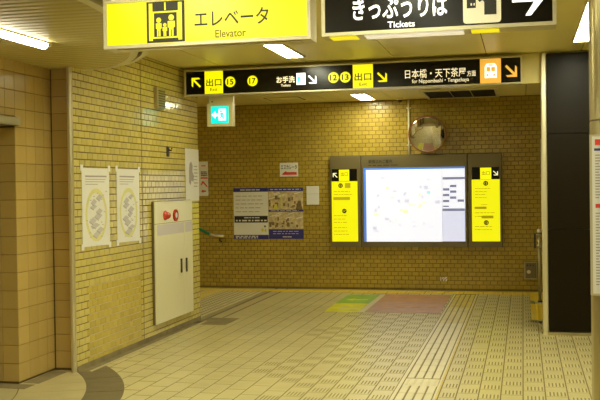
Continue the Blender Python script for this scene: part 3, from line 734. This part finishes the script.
for m2, nm, n in ((E_MPALE, 'map_parks', 12), (E_MPINK, 'map_blocks', 26), (E_MCYAN, 'map_water', 2)):
    m_ = MB()
    for i in range(n):
        x = rnd.uniform(370, 436); y = rnd.uniform(176, 232)
        if nm == 'map_parks' and i < 6: y = rnd.uniform(196, 212); x = rnd.uniform(388, 436)
        if nm == 'map_water': x, y = 424+i*3, 188+i*3
        rect(m_, pm, *pm.pbox(x, y, x+rnd.uniform(1.5, 5), y+rnd.uniform(1, 3.5)), d=.0066+.0002*i/n)
    stuff(m_.build(nm, m2, mbd))
m_ = MB(); text(m_, pm, '駅周辺のご案内', *pm.pbox(368.5, 159.6, 392, 163.4), d=.0065, bold=.01); lines(m_, pm, *pm.pbox(368.5, 164.4, 402, 166), 1, .010, d=.0065, rnd=rnd)
m_.build('lettering', M_INK, mbd)

# ------------------------------------------------------------------ convex mirror, pipe and small fittings above the board
mc = onY(427.4, 134.2, 14.93)
nrm = Vector((0.02, -1.0, -0.28)).normalized()
t = thing('convex_mirror', (mc.x, YB, mc.z), 'round convex mirror with a brown rim above the map board', 'mirror')
Rm = .300; rad = 1.15
pr = [(math.sqrt(rad*rad-(Rm*k/10)**2)-math.sqrt(rad*rad-Rm*Rm), Rm*k/10) for k in range(10, -1, -1)]
mm = MB(); mm._lathe(mc, nrm, pr, 40); mm.build('mirror_dome', M_MIRROR, t, True)
mm = MB(); mm._lathe(mc, nrm, [(-.03, .0), (-.03, .296), (-.012, .307), (.004, .307), (.006, .303), (.005, .299)], 40); mm.build('rim', M_RIM, t)
MB().tube([mc-nrm*.03, Vector((mc.x, YB-.02, mc.z+.03))], .022, 10).build('bracket', M_STEEL, t)
MB()._lathe(Vector((mc.x, YB, mc.z+.03)), Vector((0,-1,0)), [(0, .07), (.012, .07), (.018, .05)], 18).build('wall_plate', M_STEEL, t)
u = pb.px(409, 125)[0]
t = thing('wall_pipe', (u, YB, 2.21), 'thin white pipe from the ceiling down behind the round mirror', 'pipe')
MB().tube([(u, YB-.018, 2.20), (u, YB-.018, ZB-.01)], .016, 10).build('pipe', M_CREAM, t, True)
for z in (2.35, 2.95): MB().box(u-.035, u+.035, YB-.02, YB, z, z+.02).build('clip', M_CREAM, t)
c = onY(400.3, 100.4, 14.9)
t = thing('ceiling_sensor', (c.x, 14.85, ZB), 'small dark dome sensor on the ceiling beside the white pipe', 'sensor')
MB()._lathe(Vector((c.x, 14.85, ZB)), Vector((0,0,-1)), [(0,.055),(.02,.055),(.03,.045)], 18).build('base', M_CREAMT, t)
MB()._lathe(Vector((c.x, 14.85, ZB-.03)), Vector((0,0,-1)), [(0,.04),(.02,.034),(.035,.018),(.04,.004)], 16).build('dome', M_DARK, t, True)
# air conditioning cassette
t = thing('air_conditioner', (-.88, 14.41, ZB), 'square ceiling air conditioner cassette with dark louvred grille', 'air conditioner')
fr = MB()
for q in ((-1.46,-.34,13.62,13.70),(-1.46,-.34,14.86,14.92),(-1.46,-1.41,13.70,14.86),(-.39,-.34,13.70,14.86)): fr.box(*q, ZB-.03, ZB)
fr.build('panel_frame', M_CREAMT, t)
box('grille_back', M_DARK, t, -1.41, -.39, 13.70, 14.86, ZB-.006, ZB-.001)
for i in range(11): box('louvre', M_DARK, t, -1.41, -.39, 13.75+i*.10, 13.77+i*.10, ZB-.026, ZB-.007)
for xx in (-1.04, -.74): box('grille_bar', M_STEEL, t, xx, xx+.012, 13.70, 14.86, ZB-.029, ZB-.024)
# access hatches in the rear ceiling
for q in ((-3.92,-3.36,13.98,14.50),):
    t = thing('ceiling_hatch', ((q[0]+q[1])/2, q[2], ZB), 'rectangular access hatch flush in the ceiling beyond the exit lamp', 'hatch')
    h = MB(); o_ = .016
    for r_ in ((q[0],q[1],q[2],q[2]+o_),(q[0],q[1],q[3]-o_,q[3]),(q[0],q[0]+o_,q[2]+o_,q[3]-o_),(q[1]-o_,q[1],q[2]+o_,q[3]-o_)): h.box(*r_, ZB-.006, ZB)
    h.build('hatch_frame', M_SEAM, t); box('hatch_lid', M_CEIL, t, q[0]+o_, q[1]-o_, q[2]+o_, q[3]-o_, ZB-.005, ZB)

# ------------------------------------------------------------------ paper on the back wall
pk = Plane('Y', YB-.001)
def sheet(name, x0, y0, x1, y1, label, cat, m=M_PAPER):
    u0, q0, u1, q1 = pk.pbox(x0, y0, x1, y1)
    t = thing(name, ((u0+u1)/2, YB, q0), label, cat)
    rect(MB(), pk, u0, q0, u1, q1, d=.004, t=.003).build('sheet', m, t)
    return t, u0, q0, u1, q1
t, u0, q0, u1, q1 = sheet('poster', 233.8, 188, 268.4, 239.2, 'white text poster with blue bands and a black caption bar', 'poster')
m_ = MB(); rect(m_, pk, U(0), Q(.925), U(1), Q(1), .005).build('blue_band', M_BLUEP, t); rect(MB(), pk, U(0), Q(0), U(1), Q(.085), .005).build('blue_band', M_BLUEP, t)
m_ = MB(); rect(m_, pk, U(.02), Q(.325), U(.98), Q(.455), .005); m_.build('caption_bar', M_INK, t)
m_ = MB(); lines(m_, pk, U(.06), Q(.50), U(.95), Q(.88), 5, .011, .005, .25, 6, rnd); stuff(m_.build('small_print', M_GREYP, t))
m_ = MB(); lines(m_, pk, U(.3), Q(.40), U(.75), Q(.44), 1, .016, .006, .1, 3, rnd); lines(m_, pk, U(.06), Q(.335), U(.95), Q(.395), 1, .024, .006, .02, 7, rnd)
lines(m_, pk, U(.2), Q(.94), U(.8), Q(.985), 1, .014, .006, .1, 5, rnd); lines(m_, pk, U(.05), Q(.01), U(.7), Q(.075), 2, .014, .006, .1, 6, rnd); stuff(m_.build('white_print', M_PAPER, t))
m_ = MB(); disc(m_, pk, U(.83), Q(.18), .03, .005, 14, .022); disc(m_, pk, U(.91), Q(.17), .03, .0052, 14, .02); m_.build('yellow_mark', M_YELP, t)
m_ = MB(); disc(m_, pk, U(.90), Q(.25), .018, .0056, 14); m_.build('grey_mark', M_GREYD, t)
t, u0, q0, u1, q1 = sheet('poster', 268.7, 187.6, 303.4, 238.9, 'blue poster with two station photographs', 'poster', M_BLUEP)
for (a, b, c_, d_), seed in (((.0, .57, 1, .93), 5), ((.0, .19, 1, .53), 9)):
    ph2 = rect(MB(), pk, U(a), Q(b), U(c_), Q(d_), .005).build('photograph', M_BEIGEP, t)
    rr_ = random.Random(seed); m_ = MB(); m3 = MB(); m4 = MB()
    for i in range(16):
        x = rr_.random()*.9; y = b + (d_-b)*(.08+.5*rr_.random()); rect(m_, pk, U(x), Q(y), U(x+.03+.06*rr_.random()), Q(y+.06*rr_.random()+.02), .0056+.0001*i/4)
    for i in range(6):
        x = rr_.random()*.8; y = b+(d_-b)*(.55+.3*rr_.random()); poly(m3, pk, [(U(x), Q(y)), (U(x+.18), Q(y+.03)), (U(x+.18), Q(y+.045)), (U(x), Q(y+.015))], .0062)
    if seed == 5:
        poly(m4, pk, [(U(.14),Q(.58)),(U(.26),Q(.58)),(U(.25),Q(.68)),(U(.18),Q(.68))], .0066); rect(m4, pk, U(.36), Q(.60), U(.40), Q(.88), .0066)
        poly(m_, pk, [(U(.78),Q(.57)),(U(.98),Q(.57)),(U(.93),Q(.72)),(U(.84),Q(.72))], .0064)
    stuff(m_.build('dark_shapes', M_BROWNP, ph2)); stuff(m3.build('pale_shapes', M_PAPER, ph2))
    if seed == 5: stuff(m4.build('yellow_shapes', M_YELP, ph2))
m_ = MB(); lines(m_, pk, U(.05), Q(.945), U(.97), Q(.985), 1, .014, .006, .05, 7, rnd); lines(m_, pk, U(.06), Q(.54), U(.9), Q(.56), 1, .010, .006, .1, 6, rnd)
lines(m_, pk, U(.12), Q(.08), U(.9), Q(.17), 2, .009, .006, .1, 7, rnd); lines(m_, pk, U(.4), Q(.02), U(.66), Q(.06), 1, .014, .006, .05, 2, rnd); stuff(m_.build('white_print', M_LAV, t))
t, u0, q0, u1, q1 = sheet('escalator_notice', 279.8, 162.8, 298.2, 176.5, 'small white escalator notice with a red arrow', 'notice')
text(MB(), pk, 'エスカレータ', U(.06), Q(.52), U(.94), Q(.86), .005, bold=.012).build('lettering', M_INK, t)
poly(MB(), pk, [(U(.14),Q(.22)),(U(.36),Q(.42)),(U(.36),Q(.32)),(U(.92),Q(.32)),(U(.92),Q(.12)),(U(.14),Q(.12))], .005).build('red_arrow', M_REDP, t)
t, u0, q0, u1, q1 = sheet('notice_sheet', 306.6, 186, 319.2, 204.6, 'plain white paper notice beside the blue poster', 'notice')
stuff(lines(MB(), pk, U(.12), Q(.2), U(.9), Q(.9), 6, .005, .005, .3, 5, rnd).build('small_print', M_CREAM, t))
rect(MB(), pk, U(.02), Q(.57), U(.98), Q(.58), .005).build('fold_line', M_GREYP, t)
t, u0, q0, u1, q1 = sheet('guide_notice', 193.5, 161.6, 208.2, 196, 'white guide notice with red marks at the end of the left wall', 'notice')
rect(MB(), pk, U(.55), Q(.86), U(.84), Q(.89), .005).build('red_mark', M_REDP, t); rect(MB(), pk, U(.5), Q(.5), U(.97), Q(.54), .005).build('red_mark', M_REDP, t); poly(MB(), pk, [(U(.5),Q(.33)),(U(.6),Q(.43)),(U(.68),Q(.43)),(U(.95),Q(.28)),(U(.92),Q(.25)),(U(.65),Q(.38)),(U(.56),Q(.30))], .005).build('red_mark', M_REDP, t); poly(MB(), pk, [(U(.52),Q(.14)),(U(.66),Q(.19)),(U(.66),Q(.16)),(U(.85),Q(.16)),(U(.85),Q(.12)),(U(.66),Q(.12)),(U(.66),Q(.09))], .005).build('red_mark', M_REDP, t)
stuff(lines(MB(), pk, U(.52), Q(.57), U(.96), Q(.72), 3, .022, .005, .1, 3, rnd).build('small_print', M_GREYD, t))
u0, q0, u1, q1 = pk.pbox(440.6, 277.0, 447.2, 281.2)
o = text(MB(), pk, '195', u0, q0, u1, q1, .007, bold=.01).build('stencil_mark', M_PAPER); tag(o, 'small white stencilled number low on the back wall', 'marking')
# electric box
a, b, c_, d_ = pk.pbox(524.2, 261.2, 537.6, 279)
t = thing('outlet_box', ((a+c_)/2, YB, b), 'grey metal outlet box low on the back wall near the column', 'outlet box')
cbox('box_body', M_STEEL, t, a, c_, YB-.07, YB-.0, b, d_, c=.008)
po = Plane('Y', YB-.07)
rect(MB(), po, a+.02, b+.02, c_-.02, d_-.02, d=.004, t=.004).build('cover', M_FRAME, t)
for i in range(3): MB()._lathe(Vector((a+.05+.045*i, YB-.073, d_-.06)), Vector((0,-1,0)), [(0,.012),(.006,.01)], 10).build('screw', M_DARK, t)
disc(MB(), po, a+.07, b+.12, .03, .006, 16).build('socket', M_STEELP, t)
# handrail of the side passage
hr = thing('handrail', (-5.0, YB, .88), 'wall handrail with green grip and steel end in the side passage', 'handrail')
MB().tube([(-8.6, YB-.07, 2.10), (-5.36, YB-.07, 1.0), (-5.19, YB-.07, .915)], .024, 12).build('green_grip', M_GREENP, hr, True)
MB().tube([(-5.20, YB-.07, .915), (-5.10, YB-.07, .895), (-4.95, YB-.07, .885)], .026, 12).build('steel_end', M_STEELP, hr, True)
for xx, zz in ((-5.02, .86), (-6.6, 1.39)):
    MB().tube([(xx, YB-.07, zz), (xx, YB-.07, zz-.05), (xx, YB, zz-.07)], .014, 8).build('bracket', M_DARK, hr)

# ------------------------------------------------------------------ things on the left wall
pl_ = Plane('X', XL+.002)
def map_poster(x0, x1, yt0, yb0, yt1, yb1, label, lw):
    a, z1 = pl_.px(x0, yt0); b, z1b = pl_.px(x1, yt1); z0 = pl_.px(x0, yb0)[1]; z0b = pl_.px(x1, yb1)[1]
    t = thing('map_poster', (XL, (a+b)/2, min(z0, z0b)), label, 'poster')
    B = lambda f, g_: (a+(b-a)*f, (z0+(z0b-z0)*f)*(1-g_) + (z1+(z1b-z1)*f)*g_)
    poly(MB(), pl_, [B(0,0),B(1,0),B(1,1),B(0,1)], .005, .003).build('sheet', M_PAPER, t)
    m_ = MB()
    for i in range(4):
        w_ = (.78, .74, .70, .45)[i]; g_ = .885-.032*i; poly(m_, pl_, [B(.12,g_),B(.12+w_*lw,g_),B(.12+w_*lw,g_+(.02 if i == 0 else .008)),B(.12,g_+(.02 if i == 0 else .008))], .006)
    m_.build('heading', M_GREYP, t)
    m_ = MB(); n = 30
    for k in range(n):
        t0, t1 = 2*math.pi*k/n, 2*math.pi*(k+1)/n; R1, R2 = .30, .36
        poly(m_, pl_, [B(.5+1.1*R1*math.cos(t0), .40+R1*math.sin(t0)*.95), B(.5+1.1*R2*math.cos(t0), .40+R2*math.sin(t0)*.95), B(.5+1.1*R2*math.cos(t1), .40+R2*math.sin(t1)*.95), B(.5+1.1*R1*math.cos(t1), .40+R1*math.sin(t1)*.95)], .006)
    m_.build('yellow_ring', mat('pale_yellow_print', (0.78, 0.74, 0.32), 0.6), t)
    rr_ = random.Random(int(x0)); m_ = MB(); m3 = MB()
    for i in range(9):
        cx = .5 + .14*math.sin(i*1.7) ; cy = .14+.06*i; w_, h_ = .10+.08*rr_.random(), .028+.02*rr_.random()
        poly(m_, pl_, [B(cx-w_,cy), B(cx,cy-h_), B(cx+w_,cy+.01), B(cx,cy+h_+.01)], .0064+.0001*i)
        poly(m3, pl_, [B(cx-w_,cy), B(cx,cy-h_), B(cx,cy-h_-.014), B(cx-w_,cy-.014)], .0064+.0001*i)
    for i in range(16):
        cx, cy = .08+.8*rr_.random(), .05+.65*rr_.random(); poly(m3, pl_, [B(cx,cy),B(cx+.06,cy),B(cx+.06,cy+.008),B(cx,cy+.008)], .0062)
    stuff(m_.build('station_levels', mat('lilac_grey_print', (0.60, 0.57, 0.58), 0.6), t)); stuff(m3.build('level_edges', M_GREYP, t))
    for f, g_ in ((0,0),(1,0),(0,1),(1,1)):
        c0 = B(f, g_); poly(MB(), pl_, [(c0[0]-.028, c0[1]-.03), (c0[0]+.028, c0[1]-.03), (c0[0]+.028, c0[1]+.03), (c0[0]-.028, c0[1]+.03)], .007, .001).build('tape', M_PAPER, t)
map_poster(81, 108.4, 167.8, 247.6, 168.6, 244.6, 'white station map poster taped beside the steel corner guard', 1.0)
map_poster(116, 138.4, 168.6, 243, 169.6, 240.6, 'white station map poster taped nearer the hydrant cabinet', .85)
# poster at the end of the wall
a, z0, b, z1 = pl_.pbox(185.2, 149, 198.4, 201)
t = thing('wall_poster', (XL, (a+b)/2, z0), 'white poster with a grey figure above the hydrant cabinet', 'poster')
u0, q0, u1, q1 = a, z0, b, z1
rect(MB(), pl_, a, z0, b, z1, .006, .004).build('sheet', M_PAPER, t)
m_ = MB(); poly(m_, pl_, [(U(.24),Q(.36)),(U(.34),Q(.30)),(U(.44),Q(.40)),(U(.56),Q(.36)),(U(.62),Q(.48)),(U(.50),Q(.56)),(U(.52),Q(.68)),(U(.42),Q(.76)),(U(.30),Q(.72)),(U(.24),Q(.58))], .007); m_.build('grey_figure', M_GREYP, t)
stuff(lines(MB(), pl_, U(.6), Q(.25), U(.95), Q(.7), 7, .012, .0075, .3, 3, rnd).build('small_print', M_GREYP, t))
# fire hydrant cabinet
XF = XL+.045
ya, yb2 = onX(155.6, 265, XF).y, onX(193.0, 255, XF).y
za, zb = onX(157.5, 325, XF).z, onX(157, 201.4, XF).z
t = thing('hydrant_cabinet', (XL, (ya+yb2)/2, za), 'tall cream fire hydrant cabinet with red lamp and alarm on the left wall', 'cabinet')
XF = XL+.045
MB().cbox(XL+.002, XF-.012, ya, yb2, za, zb, c=.006).build('body', M_FRAME, t)  # dark body colour paints in the shade along the left edge
pf = Plane('X', XF-.012)
yd = onX(185.2, 280, XF).y
zs0, zs1 = 1.19, 1.31
def door(name, a, b, c_, d_): return rect(MB(), pf, a, c_, b, d_, .012, .012).build(name, M_CREAM, t)
up = door('alarm_panel', ya+.004, yb2-.004, zs1+.003, zb-.004)
d1 = door('door', ya+.004, yd-.003, za+.004, zs1-.003)
d2 = door('door', yd+.003, yb2-.004, za+.004, zs1-.003)
rect(MB(), pf, ya+.07, zs0-.015, yd-.02, zs1-.012, .014, .002).build('label_strip', M_LAV, d1)
rect(MB(), pf, yd+.02, zs0-.015, yb2-.02, zs1-.012, .014, .002).build('label_strip', M_LAV, d2)
for dd, x, y in ((d1, 181.2, 265.5), (d2, 186.4, 264.6)):
    u, q = Plane('X', XF).px(x, y)
    MB().cbox(XF, XF+.010, u-.022, u+.022, q-.085, q+.085, c=.003).build('handle', M_DARK, dd)
    MB().cbox(XF+.010, XF+.018, u-.010, u+.010, q-.05, q+.06, c=.003).build('handle_lever', M_STEEL, dd)
q = onX(165, 215.5, XF)
MB()._lathe(q, Vector((1,0,0)), [(0,.056),(.01,.056),(.013,.046),(.04,.040),(.062,.026),(.07,.008)], 20).build('red_lamp', M_RED, up, True)
q = onX(175.0, 215.2, XF)
al = MB()._lathe(q, Vector((1,0,0)), [(0,.072),(.018,.072),(.022,.062),(.014,.038)], 24).build('alarm_ring', M_RED, up)
MB()._lathe(q+Vector((.018,0,0)), Vector((1,0,0)), [(0,.034),(.004,.03)], 18).build('alarm_button', M_LAV, al)
# vent box and hook on the wall
a, z0, b, z1 = pl_.pbox(154.0, 88, 161.5, 108.5)
t = thing('wall_vent', (XL, (a+b)/2, z0), 'narrow grey louvred box high on the left wall', 'vent')
cbox('vent_body', M_STEEL, t, XL-.002, XL+.05, a, b, z0, z1, c=.005)
for i in range(7): z = z0+.02+(z1-z0-.04)*i/7; box('louvre', M_FRAME, t, XL+.05, XL+.058, a+.02, b-.02, z, z+.014)
q = onX(168.3, 151.5, XL+.01)
t = thing('wall_hook', (XL, q.y, q.z-.06), 'small black bracket on the tiles above the hydrant cabinet', 'bracket')
cbox('plate', M_DARK, t, XL-.002, XL+.012, q.y-.035, q.y+.035, q.z-.06, q.z+.06)
MB().tube([(XL+.01, q.y, q.z+.02), (XL+.05, q.y, q.z+.01), (XL+.055, q.y, q.z+.04)], .009, 8).build('hook', M_DARK, t)

# ------------------------------------------------------------------ black panelled column
X0, X1, Y0, Y1 = 0.268, 1.45, 10.82, 11.60
t = thing('panelled_column', ((X0+X1)/2, (Y0+Y1)/2, 0), 'tall black panelled column with a pale steel corner post', 'column')
box('core', M_DARK, t, X0+.01, X1, Y0+.02, Y1, 0.02, 3.17)
zs = [0.045, 1.193, 2.268, 3.165]
for i in range(3):
    cbox('black_panel', M_BLACK, t, X0+.002, X1, Y0, Y0+.022, zs[i]+.005, zs[i+1]-.005, c=.003)
    cbox('side_panel', M_BLACK, t, X0, X0+.012, Y0+.05, Y1, zs[i]+.005, zs[i+1]-.005, c=.003)
cbox('corner_post', M_STEELP, t, X0-.062, X0, Y0-.006, Y0+.06, 0.0, 3.18, c=.01)
box('plinth', M_STEEL, t, X0-.01, X1, Y0-.02, Y1, 0, .035)
# narrow pale board on the side of the column, rail post behind it
a = onY(541.3, 190, 11.3).x; b = onY(544.5, 190, 11.3).x
t = thing('side_board', (a, 11.3, 1.18), 'narrow white board fixed edge on behind the black column post', 'board')
cbox('board', M_CREAM, t, a, b+.02, 11.22, 11.38, 1.16, 2.24, c=.006)
MB()._lathe(Vector((a+.03, 11.218, 1.90)), Vector((0,-1,0)), [(0,.012),(.006,.01)], 10).build('screw', M_DARK, t)
t = thing('rail_post', (.225, 13.81, 0), 'steel rail post standing on the yellow blocks behind the column', 'post')
MB().tube([(.225, 13.81, 0.0), (.225, 13.81, 1.0)], .022, 12).build('post', M_STEEL, t, True)
MB()._lathe(Vector((.225, 13.81, 0)), Vector((0,0,1)), [(0,.034),(.012,.034),(.02,.026)], 18).build('base_plate', M_DARK, t)
MB()._lathe(Vector((.225, 13.81, 1.0)), Vector((0,0,1)), [(0,.03),(.02,.034),(.05,.03),(.06,.01)], 14).build('cap', M_STEELP, t)
for z in (.80, .96): MB().tube([(.15, 13.80, z), (.95, 13.80, z)], .018, 10).build('rail', M_STEEL, t, True)
MB().tube([(.16, 13.78, .78), (.16, 13.78, .99)], .012, 8).build('latch', M_DARK, t)

# ------------------------------------------------------------------ steel pillar with timetable
PY = 6.0
pp = Plane('Y', PY)
a = onY(590.2, 200, PY+.24).x
t = thing('steel_pillar', (a+.3, PY+.15, 0), 'brushed steel pillar beside the white timetable', 'pillar')
m_ = MB(); r_ = .05
P = []
for cx, cy, a0 in ((a+.6-r_, PY+.30-r_, 0), (a+r_, PY+.30-r_, 90), (a+r_, PY+.02+r_, 180), (a+.6-r_, PY+.02+r_, 270)):
    for k in range(7): an = math.radians(a0+15*k); P.append((cx+r_*math.cos(an), cy+r_*math.sin(an)))
def extr(mb, P, z0, z1):
    n = len(P); mb.add([(x,y,z0) for x,y in P]+[(x,y,z1) for x,y in P], [(i,(i+1)%n,n+(i+1)%n,n+i) for i in range(n)]+[tuple(range(n-1,-1,-1)), tuple(range(n,2*n))]); return mb
extr(MB(), P, 0.08, 2.10).build('shaft', M_STEEL, t); extr(MB(), P, 2.106, ZC-.004).build('upper_shaft', M_STEEL, t)
extr(MB(), [(x+(-.006 if x < a+.3 else .006), y+(-.006 if y < PY+.16 else .006)) for x, y in P], 0, .08).build('kick_plate', M_FRAME, t)
pt_ = Plane('Y', PY-.02)
u0, q0, u1, q1 = pt_.px(590.3, 200)[0], pt_.px(595, 295.5)[1], pt_.px(590.3, 200)[0]+.46, pt_.px(595, 134.5)[1]
t = thing('timetable_board', ((u0+u1)/2, PY, q0), 'white timetable board with red square marks on the steel pillar', 'timetable')
rect(MB(), pt_, u0, q0, u1, q1, d=.0, t=.035).build('board', M_SFRAME, t)
rect(MB(), pt_, u0+.012, q0+.012, u1-.012, q1-.012, d=.002).build('sheet', M_PAPER, t)
m_ = MB(); 
for r4 in ((u0+.03, q1-.065, u0+.08, q1-.03), (u0+.03, Q(.545), u0+.075, Q(.57)), (u0+.10, q1-.065, u1-.04, q1-.03)): rect(MB(), pt_, *r4, .004).build('red_mark', M_REDP, t)
rect(MB(), pt_, u0+.025, q1-.10, u1-.025, q1-.085, .004).build('blue_band', M_BLUEP, t)
m_ = MB(); lines(m_, pt_, u0+.03, Q(.60), u1-.03, Q(.88), 16, .007, .004, .2, 9, rnd); lines(m_, pt_, u0+.03, Q(.06), u1-.03, Q(.52), 26, .007, .004, .2, 9, rnd); stuff(m_.build('small_print', M_GREYP, t))

# ------------------------------------------------------------------ coloured guide film on the floor
def film(name, quads, label):
    t = thing(name, (sum(p[0] for p in quads[0][0])/4, sum(p[1] for p in quads[0][0])/4, 0), label, 'floor sticker')
    for i, (P_, m, nm) in enumerate(quads):
        z = .0042+.0003*i
        n = len(P_); ar = sum(P_[k][0]*P_[(k+1)%n][1]-P_[(k+1)%n][0]*P_[k][1] for k in range(n))
        if ar < 0: P_ = P_[::-1]
        MB().add([(x,y,z) for x,y in P_]+[(x,y,.001) for x,y in P_], [tuple(range(n))]+[(k,n+k,n+(k+1)%n,(k+1)%n) for k in range(n)]).build(nm, m, t)
R4 = lambda x0, x1, y0, y1: [(x0,y0),(x1,y0),(x1,y1),(x0,y1)]
film('floor_sticker', [(R4(-2.68,-2.19,13.32,14.36), M_FGREEN, 'green_film'), ([(-2.60,13.75),(-2.48,13.9),(-2.48,13.8),(-2.27,13.8),(-2.27,13.7),(-2.48,13.7),(-2.48,13.6)], M_FYEL, 'arrow')], 'green guide film on the floor before the map board')
film('floor_sticker', [(R4(-2.66,-2.19,12.38,13.30), M_FYEL, 'lime_film'), ([(-2.56,12.8),(-2.44,12.98),(-2.44,12.86),(-2.27,12.86),(-2.27,12.74),(-2.44,12.74),(-2.44,12.62)], M_FWHT, 'arrow')], 'lime yellow guide film on the floor with a pale arrow')
qs = [(R4(-2.10,-1.09,12.40,13.55), M_FRED, 'pink_film'), (R4(-2.10,-1.09,13.56,14.46), M_FRED2, 'orange_film')]
for i in range(5): qs.append((R4(-2.02+.18*i,-1.90+.18*i,13.9,14.1), M_FRED, 'faint_character'))
for i in range(4): qs.append((R4(-1.98+.22*i,-1.84+.22*i,12.95,13.12), M_FRED2, 'faint_character'))
film('floor_sticker', qs, 'wide pink and orange guide film on the floor tiles')
o = MB().add([(-2.185,12.38,.0035),(-2.105,12.38,.0035),(-2.105,14.46,.0035),(-2.185,14.46,.0035)], [(0,1,2,3)]).build('floor_stripe', M_FWHT); tag(o, 'pale stripe between the lime and pink floor films', 'floor sticker')

for o in bpy.data.objects:
    if '_o' in o: del o['_o']
